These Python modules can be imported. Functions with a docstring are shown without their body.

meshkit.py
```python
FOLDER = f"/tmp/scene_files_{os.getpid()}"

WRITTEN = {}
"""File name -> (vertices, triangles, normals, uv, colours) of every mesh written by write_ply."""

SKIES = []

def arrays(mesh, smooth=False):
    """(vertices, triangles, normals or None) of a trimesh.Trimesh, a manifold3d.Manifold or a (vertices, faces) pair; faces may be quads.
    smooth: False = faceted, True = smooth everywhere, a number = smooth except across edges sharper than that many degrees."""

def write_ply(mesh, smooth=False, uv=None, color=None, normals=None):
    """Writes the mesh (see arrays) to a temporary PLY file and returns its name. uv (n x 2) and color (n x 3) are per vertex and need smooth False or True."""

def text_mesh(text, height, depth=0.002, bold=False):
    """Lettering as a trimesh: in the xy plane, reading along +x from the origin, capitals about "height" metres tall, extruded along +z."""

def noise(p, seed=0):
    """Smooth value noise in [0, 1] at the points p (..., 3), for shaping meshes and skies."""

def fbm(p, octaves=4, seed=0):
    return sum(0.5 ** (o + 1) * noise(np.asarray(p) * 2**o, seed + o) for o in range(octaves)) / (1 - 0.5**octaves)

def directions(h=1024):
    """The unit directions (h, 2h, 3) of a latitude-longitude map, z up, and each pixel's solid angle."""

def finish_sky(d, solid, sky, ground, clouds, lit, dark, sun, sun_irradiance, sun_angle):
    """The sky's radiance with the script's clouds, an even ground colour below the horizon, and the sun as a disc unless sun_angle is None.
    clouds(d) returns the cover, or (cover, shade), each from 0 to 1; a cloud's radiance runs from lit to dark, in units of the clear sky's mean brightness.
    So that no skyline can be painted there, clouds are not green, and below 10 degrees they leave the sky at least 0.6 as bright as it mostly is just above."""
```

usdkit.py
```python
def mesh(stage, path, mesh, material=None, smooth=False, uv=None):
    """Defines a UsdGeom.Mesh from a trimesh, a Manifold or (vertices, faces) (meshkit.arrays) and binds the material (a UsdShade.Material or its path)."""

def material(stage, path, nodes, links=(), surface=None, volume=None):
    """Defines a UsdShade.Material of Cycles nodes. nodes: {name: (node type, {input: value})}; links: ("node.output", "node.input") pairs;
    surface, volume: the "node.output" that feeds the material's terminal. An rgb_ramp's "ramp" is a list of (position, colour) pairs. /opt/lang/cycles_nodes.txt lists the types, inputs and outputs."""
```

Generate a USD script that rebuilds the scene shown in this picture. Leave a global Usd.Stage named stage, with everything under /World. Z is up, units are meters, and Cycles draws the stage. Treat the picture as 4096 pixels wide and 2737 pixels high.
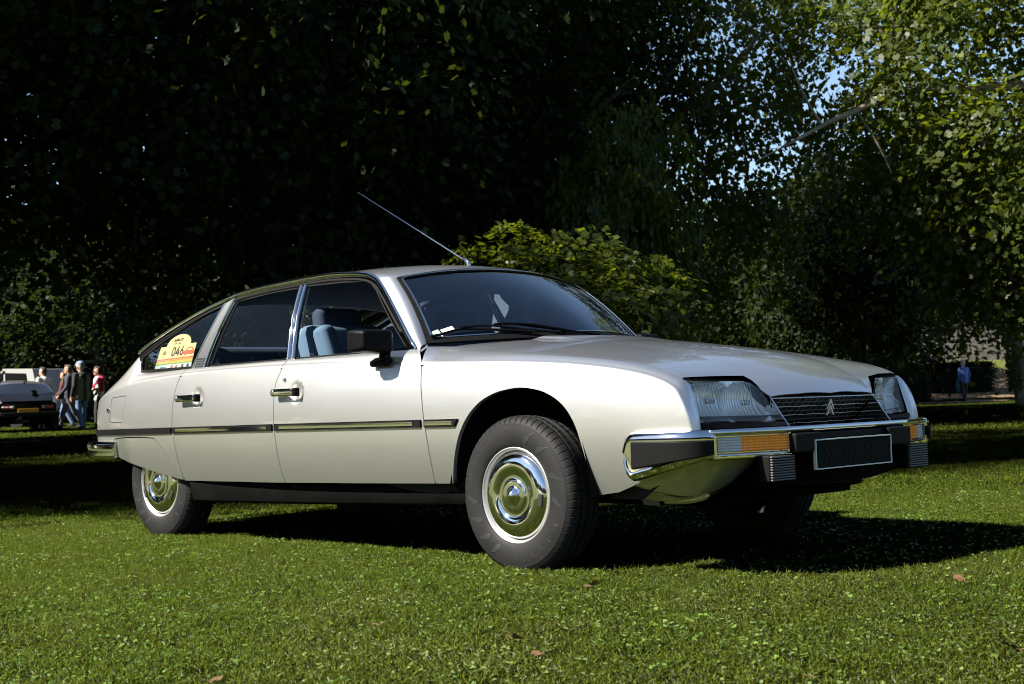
import math
import numpy as np
import trimesh
import shapely
import manifold3d as m3
from shapely.geometry import Polygon, LineString, box as sbox
from scipy.interpolate import PchipInterpolator as PI, CubicSpline
from scipy.spatial import Delaunay
from pxr import Usd, UsdGeom, UsdLux, UsdShade, Gf, Sdf, Vt
import usdkit, meshkit

stage = Usd.Stage.CreateInMemory()
UsdGeom.SetStageUpAxis(stage, 'Z')
UsdGeom.SetStageMetersPerUnit(stage, 1.0)
UsdGeom.Xform.Define(stage, '/World')
LK = '/World/Looks/'

# ------------------------------------------------------------------ camera
CAM = np.array([4.06680241, -4.78359525, 0.67623093])
YAW, PIT, ROL = math.radians(135.73046), math.radians(2.39833), math.radians(-1.84323)
Dv = np.array([math.cos(YAW) * math.cos(PIT), math.sin(YAW) * math.cos(PIT), math.sin(PIT)])
r0 = np.array([math.sin(YAW), -math.cos(YAW), 0]); u0 = np.cross(r0, Dv)
Rv = r0 * math.cos(ROL) + u0 * math.sin(ROL); Uv = -r0 * math.sin(ROL) + u0 * math.cos(ROL)
cam = UsdGeom.Camera.Define(stage, '/World/camera')
M = Gf.Matrix4d(*[float(v) for v in (*Rv, 0, *Uv, 0, *(-Dv), 0, *CAM, 1)])
cam.AddTransformOp().Set(M)
cam.CreateHorizontalApertureAttr(36.0)
cam.CreateFocalLengthAttr(50.195)
cam.CreateClippingRangeAttr(Gf.Vec2f(0.05, 2000))
cam.CreateFStopAttr(8.0)
cam.CreateFocusDistanceAttr(6.0)
cam.CreateExposureAttr(1.95)

# ------------------------------------------------------------------ sky and sun
SUN = np.array([-0.50, -1.05, 1.0]); SUN /= np.linalg.norm(SUN)
sky = UsdLux.DomeLight.Define(stage, '/World/sky')
sky.GetPrim().SetCustomDataByKey('kind', 'structure')
skym = usdkit.material(stage, LK + 'sky', {
    's': ('sky_texture', {'sky_type': 'single_scattering', 'sun_disc': False, 'sun_elevation': math.asin(SUN[2]),
                          'sun_rotation': math.atan2(SUN[0], SUN[1]), 'air_density': 1.0, 'aerosol_density': 0.25, 'ozone_density': 2.0}),
    'b': ('background_shader', {'strength': 0.05})}, [('s.color', 'b.color')], surface='b.background')
UsdShade.MaterialBindingAPI.Apply(sky.GetPrim()).Bind(skym)
sun = UsdLux.DistantLight.Define(stage, '/World/sun')
sun.CreateIntensityAttr(1.2); sun.CreateAngleAttr(0.5); sun.CreateNormalizeAttr(True) if hasattr(sun, 'CreateNormalizeAttr') else None
sun.CreateColorAttr(Gf.Vec3f(1.0, 0.95, 0.865))
zz = SUN; xx = np.cross([0, 0, 1.0], zz); xx /= np.linalg.norm(xx); yy = np.cross(zz, xx)
sun.AddTransformOp().Set(Gf.Matrix4d(*[float(v) for v in (*xx, 0, *yy, 0, *zz, 0, 0, 0, 30, 1)]))

# ------------------------------------------------------------------ helpers
used = {}
def numbered(path):
    n = used.get(path, 0); used[path] = n + 1
    return path if n == 0 else '%s_%03d' % (path, n)
def cd(p, **k):
    for a, b in k.items():
        if b: p.SetCustomDataByKey(a, b)
    return p
def thing(name, label, cat, loc=(0, 0, 0), rz=0, group=None, sc=None):
    x = UsdGeom.Xform.Define(stage, numbered('/World/' + name))
    x.AddTranslateOp().Set(Gf.Vec3d(*map(float, loc)))
    if rz: x.AddRotateZOp().Set(float(math.degrees(rz)))
    if sc is not None: x.AddScaleOp().Set(Gf.Vec3f(*map(float, sc)))
    return cd(x.GetPrim(), label=label, category=cat, group=group)
def sub(name, parent):
    return UsdGeom.Xform.Define(stage, numbered(str(parent.GetPath()) + '/' + name)).GetPrim()

class MB:
    """collects geometry for one mesh"""
    def __init__(s): s.V, s.F, s.N, s.n = [], [], [], 0
    def add(s, V, F, N):
        s.V.append(np.asarray(V, float)); s.F.append(np.asarray(F, int) + s.n); s.N.append(np.asarray(N, float)); s.n += len(V)
        return s
    def tm(s, mesh, smooth=35):
        V, F, N = meshkit.arrays(mesh, smooth)
        if N is None:
            V = V[F].reshape(-1, 3); F = np.arange(len(V)).reshape(-1, 3)
            N = np.repeat(np.cross(V[1::3] - V[::3], V[2::3] - V[::3]), 3, 0)
            N /= np.linalg.norm(N, axis=1, keepdims=True) + 1e-12
        return s.add(V, F, N)
    def arr(s): return np.vstack(s.V), np.vstack(s.F), np.vstack(s.N)
    def mirror(s):
        o = MB(); V, F, N = s.arr(); m = np.array([1, -1, 1.0])
        return o.add(V * m, F[:, ::-1], N * m)
    def join(s, o): return s.add(*o.arr())

def obj(name, mb, mat, parent=None, label=None, cat=None, group=None, kind=None, smooth=35):
    if not isinstance(mb, MB): mb = MB().tm(mb, smooth)
    path = numbered((str(parent.GetPath()) if parent else '/World') + '/' + name)
    V, F, N = mb.arr()
    m = UsdGeom.Mesh.Define(stage, path)
    m.CreatePointsAttr(Vt.Vec3fArray.FromNumpy(V.astype(np.float32)))
    m.CreateFaceVertexCountsAttr(Vt.IntArray.FromNumpy(np.full(len(F), 3, np.int32)))
    m.CreateFaceVertexIndicesAttr(Vt.IntArray.FromNumpy(F.astype(np.int32).ravel()))
    m.CreateSubdivisionSchemeAttr('none')
    m.CreateNormalsAttr(Vt.Vec3fArray.FromNumpy(N.astype(np.float32))); m.SetNormalsInterpolation('vertex')
    UsdShade.MaterialBindingAPI.Apply(m.GetPrim()).Bind(mat)
    return cd(m.GetPrim(), label=label, category=cat, group=group, kind=kind)

def pc(pts):
    a = np.array(pts, float); a = a[np.argsort(a[:, 0])]
    lo, hi = a[0, 0], a[-1, 0]; f = PI(a[:, 0], a[:, 1])
    return lambda x: f(np.clip(x, lo, hi))
def ring_pts(co, h):
    co = np.asarray(co, float)[:, :2]; out = []
    for a, b in zip(co[:-1], co[1:]):
        n = max(1, int(math.ceil(np.max(np.abs(b - a) / h))))
        out.append(a + (b - a) * (np.arange(n)[:, None] / n))
    return np.vstack(out)
def panel(f, poly, h=(.03, .02), flange=.012, flip=False, mb=None):
    """meshes the part of the surface f(a, b) -> points that lies in poly, with turned-in edges"""
    mb = mb or MB(); h = np.array(h, float)
    for pg in getattr(poly, 'geoms', [poly]):
        if pg.is_empty or pg.geom_type != 'Polygon' or pg.area < 1e-7: continue
        rings = [ring_pts(r.coords, h) for r in (pg.exterior, *pg.interiors)]
        x0, y0, x1, y1 = pg.bounds
        gx, gy = np.meshgrid(np.arange(x0, x1, h[0]), np.arange(y0, y1, h[1]))
        sc = shapely.affinity.scale(pg, 1 / h[0], 1 / h[1], origin=(0, 0)).buffer(-.45)
        gp = np.stack([gx.ravel(), gy.ravel()], 1)
        gp = gp[shapely.contains_xy(sc, gp[:, 0] / h[0], gp[:, 1] / h[1])]
        P = np.vstack(rings + [gp])
        tri = Delaunay(P / h).simplices
        c = P[tri].mean(1)
        ar = np.cross(P[tri][:, 1] - P[tri][:, 0], P[tri][:, 2] - P[tri][:, 0])
        ok = shapely.contains_xy(pg, c[:, 0], c[:, 1]) & (np.abs(ar) > 1e-9)
        tri = tri[ok]; ar = ar[ok]
        tri[ar < 0] = tri[ar < 0][:, ::-1]
        e = 1e-4
        def nrm(Q):
            n = np.cross(f(Q[:, 0] + e, Q[:, 1]) - f(Q[:, 0] - e, Q[:, 1]), f(Q[:, 0], Q[:, 1] + e) - f(Q[:, 0], Q[:, 1] - e))
            return n / (np.linalg.norm(n, axis=1, keepdims=True) + 1e-15)
        n = nrm(P); V = f(P[:, 0], P[:, 1])
        if flip: mb.add(V, tri[:, ::-1], -n)
        else: mb.add(V, tri, n)
        if flange:
            s = -1 if flip else 1
            for r in rings:
                A = f(r[:, 0], r[:, 1]); nn = s * nrm(r); B = A - nn * flange
                t = np.roll(A, -1, 0) - np.roll(A, 1, 0)
                o = np.cross(t, nn)
                ccw = np.sum(r[:, 0] * np.roll(r[:, 1], -1) - r[:, 1] * np.roll(r[:, 0], -1)) > 0
                o /= np.linalg.norm(o, axis=1, keepdims=True) + 1e-15
                k = len(r); i = np.arange(k); j = (i + 1) % k
                F = np.vstack([np.stack([i, i + k, j + k], 1), np.stack([i, j + k, j], 1)])
                mb.add(np.vstack([A, B]), F if not flip else F[:, ::-1], np.vstack([o, o]))
    return mb
def patch(P, flip=False, mb=None):
    P = np.asarray(P, float); n, m = P.shape[:2]
    N = np.cross(np.gradient(P, axis=0), np.gradient(P, axis=1)); N /= np.linalg.norm(N, axis=2, keepdims=True) + 1e-15
    i, j = np.meshgrid(np.arange(n - 1), np.arange(m - 1), indexing='ij'); a = (i * m + j).ravel()
    F = np.vstack([np.stack([a, a + m, a + m + 1], 1), np.stack([a, a + m + 1, a + 1], 1)])
    if flip: F, N = F[:, ::-1], -N
    return (mb or MB()).add(P.reshape(-1, 3), F, N.reshape(-1, 3))
def tube(pts, r, sides=8, caps=True):
    p = np.asarray(pts, float); r = np.broadcast_to(r, (len(p),)).astype(float)
    t = np.gradient(p, axis=0); t /= np.linalg.norm(t, axis=1, keepdims=True) + 1e-12
    a = np.cross(t, np.where(np.abs(t[:, 2:]) < .9, [0, 0, 1.0], [1.0, 0, 0])); a /= np.linalg.norm(a, axis=1, keepdims=True) + 1e-12
    b = np.cross(t, a); g = np.arange(sides) * 2 * np.pi / sides
    V = (p[:, None] + r[:, None, None] * (np.cos(g)[None, :, None] * a[:, None] + np.sin(g)[None, :, None] * b[:, None])).reshape(-1, 3)
    i, j = np.meshgrid(np.arange(len(p) - 1), np.arange(sides), indexing='ij')
    q = np.stack([i * sides + j, i * sides + (j + 1) % sides, (i + 1) * sides + (j + 1) % sides, (i + 1) * sides + j], -1).reshape(-1, 4)
    F = [q[:, [0, 1, 2]], q[:, [0, 2, 3]]]
    if caps:
        k = len(V); V = np.vstack([V, p[0], p[-1]]); jj = np.arange(sides)
        F += [np.stack([np.full(sides, k), (jj + 1) % sides, jj], 1), np.stack([np.full(sides, k + 1), (len(p) - 1) * sides + jj, (len(p) - 1) * sides + (jj + 1) % sides], 1)]
    m = trimesh.Trimesh(V, np.vstack(F), process=False)
    if m.volume < 0: m.invert()
    return m
def sweep(path, out, prof, closed_ends=True):
    """closed profile [(outward, up)] swept along path with outward directions"""
    path, out, prof = (np.asarray(v, float) for v in (path, out, prof))
    if prof.ndim == 2: prof = np.broadcast_to(prof, (len(path), *prof.shape))
    k = prof.shape[1]
    V = path[:, None] + prof[..., :1] * out[:, None] + prof[..., 1:] * np.array([0, 0, 1.0])
    V = V.reshape(-1, 3)
    i, j = np.meshgrid(np.arange(len(path) - 1), np.arange(k), indexing='ij')
    q = np.stack([i * k + j, i * k + (j + 1) % k, (i + 1) * k + (j + 1) % k, (i + 1) * k + j], -1).reshape(-1, 4)
    F = [q[:, [0, 1, 2]], q[:, [0, 2, 3]]]
    import mapbox_earcut as me
    c = me.triangulate_float64(np.array(prof[0], dtype=np.float64, order="C"), np.array([k], np.uint32)).reshape(-1, 3).astype(int)
    F += [c[:, ::-1], c + (len(path) - 1) * k]
    m = trimesh.Trimesh(V, np.vstack(F), process=False); m.fix_normals()
    return m
def rbox(size, r=.01, at=(0, 0, 0), seg=10, rot=None):
    s = np.array(size) / 2 - r; sp = m3.Manifold.sphere(r, seg)
    h = m3.Manifold.batch_hull([sp.translate((sx * s[0], sy * s[1], sz * s[2])) for sx in (-1, 1) for sy in (-1, 1) for sz in (-1, 1)])
    me_ = h.to_mesh(); m = trimesh.Trimesh(me_.vert_properties[:, :3], me_.tri_verts, process=False)
    if rot is not None: m.apply_transform(trimesh.transformations.euler_matrix(*rot))
    m.apply_translation(at); return m
def hullm(balls, seg=12):
    h = m3.Manifold.batch_hull([m3.Manifold.sphere(r, seg).translate(tuple(map(float, c))) for c, r in balls]).to_mesh()
    return trimesh.Trimesh(h.vert_properties[:, :3], h.tri_verts, process=False)
def revolve(prof, axis='y', n=64, rad=None):
    """prof [(radius, along)] around +axis(y, pointing to -y = outward)"""
    p = np.asarray(prof, float); g = np.arange(n) * 2 * np.pi / n
    R = np.broadcast_to(p[None, :, 0], (n, len(p))) + (rad(g[:, None], np.arange(len(p))[None]) if rad else 0)
    V = np.stack([R * np.cos(g)[:, None], np.broadcast_to(-p[None, :, 1], R.shape), R * np.sin(g)[:, None]], -1).reshape(-1, 3)
    k = len(p); i, j = np.meshgrid(np.arange(n), np.arange(k - 1), indexing='ij'); i2 = (i + 1) % n
    q = np.stack([i * k + j, i2 * k + j, i2 * k + j + 1, i * k + j + 1], -1).reshape(-1, 4)
    m = trimesh.Trimesh(V, np.vstack([q[:, [0, 1, 2]], q[:, [0, 2, 3]]]), process=False)
    return m
def lathe_mb(prof, n=64, smooth=40, rad=None, out=True):
    m = revolve(prof, n=n, rad=rad); c = m.triangles_center; d = m.face_normals
    V, F, N = meshkit.arrays(m, smooth)
    return MB().add(V, F, N)

# ------------------------------------------------------------------ materials
def mat(name, color, rough=.5, metal=0., coat=0., bump=None, var=None, **kw):
    n = {'p': ('principled_bsdf', {'base_color': color, 'roughness': rough, 'metallic': metal, **({'coat_weight': coat, 'coat_roughness': .04} if coat else {}), **kw})}
    l = []
    if bump or var:
        n['g'] = ('texture_coordinate', {})
    if bump:
        sc, st, di = bump
        n['nb'] = ('noise_texture', {'scale': sc, 'detail': 4}); n['b'] = ('bump', {'strength': st, 'distance': di})
        l += [('g.object', 'nb.vector'), ('nb.fac', 'b.height'), ('b.normal', 'p.normal')]
    if var:
        sc, c2 = var
        n['nv'] = ('noise_texture', {'scale': sc, 'detail': 5}); n['r'] = ('rgb_ramp', {'ramp': [(.3, color), (.7, c2)]})
        l += [('g.object', 'nv.vector'), ('nv.fac', 'r.fac'), ('r.color', 'p.base_color')]
    return usdkit.material(stage, LK + name, n, l, surface='p.BSDF')
def flake_paint(name, color, metal=.85, rough=.40):
    return usdkit.material(stage, LK + name, {
        'g': ('texture_coordinate', {}), 'd': ('noise_texture', {'scale': 5.0, 'detail': 8.0}),
        'dr': ('rgb_ramp', {'ramp': [(.40, color), (.80, tuple(c * .96 for c in color))]}),
        'p': ('principled_bsdf', {'metallic': metal, 'roughness': rough, 'coat_weight': 1.0, 'coat_roughness': .012})},
        [('g.object', 'd.vector'), ('d.fac', 'dr.fac'), ('dr.color', 'p.base_color')], surface='p.BSDF')
silver = flake_paint('silver_paint', (.53, .522, .505), .93, .385)
chrome = mat('chrome', (.66, .66, .65), .05, 1.)
satin = mat('satin_steel', (.55, .55, .55), .28, 1., bump=(40, .05, .01))
rubber = mat('black_rubber', (.006, .006, .006), .5, bump=(160, .08, .002), specular_ior_level=.06)
plastic = mat('black_plastic', (.003, .003, .0033), .45, bump=(300, .06, .001), specular_ior_level=.06)
under = mat('underbody', (.003, .003, .003), .9, var=(6, (.006, .0055, .005)), specular_ior_level=.03)
dark = mat('dark_void', (.004, .004, .004), .9)
tyre_m = mat('tyre_rubber', (.007, .007, .0075), .65, bump=(60, .15, .004), var=(9, (.012, .0115, .011)), specular_ior_level=.16)
tyre_l = mat('tyre_lettering', (.018, .018, .0185), .42, specular_ior_level=.3)
greyrub = mat('grey_rubber', (.055, .055, .058), .55)
cloth = mat('blue_cloth', (.13, .19, .29), .9)
cloth_d = mat('dark_blue_trim', (.035, .05, .09), .85)
headl = mat('headliner', (.10, .12, .16), .9)
dash_m = mat('dash_black', (.012, .013, .016), .6)
wheelpaint = mat('wheel_silver', (.42, .415, .40), .3, .6)
white_p = mat('white_print', (.55, .54, .51), .6)
orange_leaf = mat('brown_leaf', (.13, .05, .022), .7, var=(30, (.07, .035, .015)))
def pane(name, tint, tr=.85, rough=.0):
    return usdkit.material(stage, LK + name, {
        'f': ('fresnel', {'IOR': 1.75}), 't': ('transparent_bsdf', {'color': tint}), 'g': ('glossy_bsdf', {'color': (1, 1, 1), 'roughness': rough}),
        'm': ('mix_closure', {})}, [('f.fac', 'm.fac'), ('t.BSDF', 'm.closure1'), ('g.BSDF', 'm.closure2')], surface='m.closure')
glass = pane('window_glass', (.74, .80, .79))
glass_w = pane('windscreen_glass', (.84, .89, .90))
def ribbed(name, tint, scale, dist=.004, dirn='x'):
    return usdkit.material(stage, LK + name, {
        'g': ('texture_coordinate', {}), 'w': ('wave_texture', {'bands_direction': dirn, 'scale': scale, 'detail': 0}), 'b': ('bump', {'strength': .6, 'distance': dist}),
        'f': ('fresnel', {'IOR': 1.5}), 't': ('transparent_bsdf', {'color': tint}), 'gl': ('glossy_bsdf', {'color': (1, 1, 1), 'roughness': .04}),
        'm': ('mix_closure', {})}, [('g.object', 'w.vector'), ('w.fac', 'b.height'), ('b.normal', 'gl.normal'), ('b.normal', 'f.normal'), ('f.fac', 'm.fac'), ('t.BSDF', 'm.closure1'), ('gl.BSDF', 'm.closure2')], surface='m.closure')
lamp_glass = ribbed('lamp_glass', (.95, .96, .96), 26, dirn='y')
def gridlens(name, color):
    return usdkit.material(stage, LK + name, {
        'g': ('texture_coordinate', {}), 'w': ('wave_texture', {'bands_direction': 'y', 'scale': 32, 'detail': 0}), 'w2': ('wave_texture', {'bands_direction': 'z', 'scale': 32, 'detail': 0}),
        'a': ('math', {'math_type': 'add'}), 'b': ('bump', {'strength': .8, 'distance': .004}),
        'p': ('principled_bsdf', {'base_color': color, 'roughness': .12, 'subsurface_weight': 0.0})},
        [('g.object', 'w.vector'), ('g.object', 'w2.vector'), ('w.fac', 'a.value1'), ('w2.fac', 'a.value2'), ('a.value', 'b.height'), ('b.normal', 'p.normal')], surface='p.BSDF')
amber = gridlens('amber_lens', (.92, .27, .015))
clearl = gridlens('clear_lens', (.42, .42, .41))
redl = gridlens('red_lens', (.45, .02, .015))
WIPERS = [([(-.568, -.580, 1.006), (-.557, -.556, 1.011), (-.508, -.468, 1.016), (-.391, -.314, .992), (-.324, -.212, .978)], [(-.627, -.700, .973), (-.606, -.658, .981), (-.563, -.564, 1.003), (-.499, -.476, .998), (-.443, -.394, .992), (-.387, -.311, .984)]),
          ([(-.257, -.014, .968), (-.295, -.120, .980), (-.363, -.228, 1.004), (-.421, -.310, 1.020), (-.477, -.408, 1.024)], [(-.275, .0, .966), (-.333, -.153, .988), (-.412, -.284, 1.010), (-.470, -.366, 1.024), (-.503, -.438, 1.020)])]
import shapely.affinity
# ------------------------------------------------------------------ the silver car: surfaces (x forward from the front axle, y to its left, z up)
Wp = pc([(-3.66, .52), (-3.62, .66), (-3.55, .735), (-3.42, .772), (-3.2, .797), (-2.9, .815), (-2.4, .842), (-1.9, .858), (-1.2, .867), (-.5, .868), (0, .864), (.4, .847), (.65, .822), (.8, .795), (.9, .765), (1.0, .70)])
DISH = ((-1.425, .752), (-2.307, .749))
def w(x, z):
    x, z = np.asarray(x, float), np.asarray(z, float)
    r = Wp(x) - .5 * (z - .60) ** 2
    for a, b in DISH:
        q = ((x - a) / .062) ** 2 + ((z - b) / .052) ** 2
        r = r - .020 * np.clip(1 - q, 0, 1) ** 1.5
    return r
yb = pc([(-3.4, .68), (-3.0, .725), (-2.4, .755), (-1.6, .770), (-.7, .768), (-.4, .76)])
zb = pc([(-3.4, .895), (-3.0, .90), (-2.4, .907), (-1.6, .912), (-.7, .917), (-.4, .917)])
def g(x, z):
    t = (np.asarray(z) - zb(x)) / (1.32 - zb(x)); Y = yb(x)
    return Y - (Y - np.minimum(.597, Y - .05)) * (.62 * t + .38 * t * t)
side_f = lambda o=0.: (lambda a, b: np.stack([a, -(w(a, b) + o), b], -1))
glass_f = lambda o=0.: (lambda a, b: np.stack([a, -(g(a, b) + o), b], -1))
DF = [(-.536, .862), (-.529, .820), (-.522, .764), (-.508, .691), (-.496, .617), (-.483, .544), (-.475, .471), (-.471, .397), (-.470, .342)]
DM = [(-1.567, .882), (-1.570, .859), (-1.586, .829), (-1.598, .788), (-1.598, .715), (-1.594, .632), (-1.588, .550), (-1.581, .467), (-1.573, .383), (-1.560, .325)]
DR = [(-2.505, .875), (-2.520, .861), (-2.541, .816), (-2.557, .736), (-2.560, .622), (-2.546, .531), (-2.532, .450), (-2.518, .370), (-2.500, .318)]
CR = [(-3.60, .735), (-3.45, .785), (-3.2, .832), (-2.931, .860), (-2.5, .880), (-2.229, .885), (-1.848, .886), (-1.042, .874), (-.536, .858), (-.172, .844), (.220, .825), (.470, .797), (.585, .780), (.693, .755), (.773, .724), (.812, .694), (.836, .654), (.855, .607), (.866, .563), (.868, .545)]
ARCH = [(-.356, .344), (-.321, .453), (-.281, .543), (-.215, .631), (-.127, .691), (-.028, .720), (.068, .729), (.162, .718), (.243, .690), (.314, .639), (.361, .564), (.390, .456), (.407, .382), (.420, .312)]
def smoothline(p, n=6):
    p = np.array(p, float); s = np.r_[0, np.cumsum(np.linalg.norm(np.diff(p, axis=0), axis=1))]
    return np.stack([PI(s, p[:, k])(np.linspace(0, s[-1], n * len(p))) for k in range(p.shape[1])], 1)
CRs = smoothline(CR, 8)
tn = np.gradient(CRs, axis=0); tn /= np.linalg.norm(tn, axis=1, keepdims=True)
CRi = CRs + .0094 * np.stack([tn[:, 1], -tn[:, 0]], 1)      # just below and behind the crease
def between(P, x0, x1): return P[(P[:, 0] > x0) & (P[:, 0] < x1)]
def xat(curve, z):
    c = np.array(curve)[::-1]; return float(np.interp(z, c[:, 1], c[:, 0]))
zi = lambda x: float(np.interp(x, CRi[:150, 0], CRi[:150, 1]))
ARs, DFs, DMs, DRs = (smoothline(c, 5) for c in (ARCH, DF, DM, DR))
def below(curve): return np.array([p for p in curve if p[1] < zi(p[0]) - .002])
DFb, DMb, DRb = below(DFs), below(DMs), below(DRs)
GAP = .0026
top = between(CRi, DMb[0, 0] + .005, DFb[0, 0] - .005)
P_fd = Polygon(np.vstack([DMb[::-1], top, DFb])).buffer(0)
top = between(CRi, DRb[0, 0] + .005, DMb[0, 0] - .005)
P_rd = Polygon(np.vstack([DRb[::-1], top, DMb])).buffer(0)
top = CRi[CRi[:, 0] > DFb[0, 0] + .005]
P_ff = Polygon(np.vstack([DFb[::-1], top, [(.866, .50), (.80, .44), (.71, .39), (.621, .360), (.525, .326), (.42, .312)], ARs[::-1]])).buffer(0)
SPT = smoothline([(-3.297, .457), (-3.264, .527), (-3.225, .541), (-3.039, .548), (-2.883, .547), (-2.782, .543), (-2.726, .519), (-2.615, .427), (-2.520, .324)], 4)
SPL = [(-3.275, .448), (-3.080, .403), (-2.841, .363), (-2.530, .322)]
P_sp = Polygon(np.vstack([SPT, SPL[::-1]])).buffer(0)
top = between(CRi, -3.598, DRb[0, 0] - .005)
P_rq = Polygon(np.vstack([[(-3.60, .50), (-3.60, .60)], top, DRb, SPT[::-1], [(-3.42, .462)]])).buffer(0)
P_flap = Polygon([(-3.300, .642), (-3.290, .762), (-3.119, .770), (-3.150, .638)]).buffer(.012).buffer(-.004)

# strip between the crease and the window base / bonnet edge
Td = [(-3.60, -.60, .770), (-3.5, -.64, .83), (-3.33, -.66, .91), (-3.16, -.665, 1.005), (-3.10, -.70, .955), (-3.06, -.722, .905), (-2.9, -.728, .901), (-2.47, -.752, .906), (-2.0, -.764, .910), (-1.57, -.770, .913), (-1.0, -.770, .916), (-.62, -.766, .918)]
Cx_d = [-3.60, -3.5, -3.36, -3.2, -3.13, -3.08, -2.92, -2.52, -2.03, -1.568, -1.0, -.536]
Tf = [(-.60, -.738, .926), (-.52, -.672, .922), (-.40, -.70, .9065), (-.283, -.717, .896), (-.005, -.738, .876), (.276, -.745, .849), (.523, -.738, .817), (.681, -.727, .783), (.757, -.719, .757), (.795, -.714, .735), (.816, -.708, .695), (.832, -.709, .640), (.846, -.711, .590), (.853, -.713, .545)]
Cf = [(-.536, .858), (-.47, .8555), (-.36, .8515), (-.25, .847), (.0, .837), (.28, .819), (.53, .789), (.69, .756), (.765, .727), (.806, .699), (.829, .665), (.846, .630), (.860, .588), (.868, .545)]
def spl(P, k):
    P = np.array(P, float); s = np.arange(len(P)); t = np.linspace(0, len(P) - 1, k)
    return np.stack([PI(s, P[:, i])(t) for i in range(P.shape[1])], 1)
def strip(Cpts, Tpts, mb, bulge=.006):
    """Cpts (n,2) on the crease, Tpts (n,3)"""
    t2 = np.gradient(Cpts, axis=0); t2 /= np.linalg.norm(t2, axis=1, keepdims=True)
    Sp = Cpts + .012 * np.stack([t2[:, 1], -t2[:, 0]], 1)
    C = np.stack([Cpts[:, 0], -w(*Cpts.T), Cpts[:, 1]], 1); S = np.stack([Sp[:, 0], -w(*Sp.T), Sp[:, 1]], 1)
    d = Tpts - C; L = np.linalg.norm(d, axis=1, keepdims=True)
    A = C + d * np.minimum(.016 / L, .4)
    rows = [S * (1 - v) ** 2 + 2 * v * (1 - v) * C + v * v * A for v in np.linspace(0, 1, 6)]
    tt = np.gradient(C, axis=0); n = np.cross(d, tt); n /= np.linalg.norm(n, axis=1, keepdims=True); n *= np.sign(n[:, 2:] + .3 * n[:, :1] + 1e-9)
    rows += [A + (Tpts - A) * v + n * bulge * 4 * v * (1 - v) for v in np.linspace(0, 1, 9)[1:]]
    P = np.stack(rows, 1)
    return patch(P, mb=mb, flip=True)
def dstrip(i0, i1, mb, c0=0., c1=0.):
    T = np.array(Td)[i0:i1 + 1].copy(); cx = np.array(Cx_d)[i0:i1 + 1].copy()
    T[0, 0] += c0; cx[0] += c0; T[-1, 0] -= c1; cx[-1] -= c1
    C = np.stack([cx, np.interp(cx, CRs[:150, 0], CRs[:150, 1])], 1)
    return strip(spl(C, 60), spl(T, 60), mb)

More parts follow.
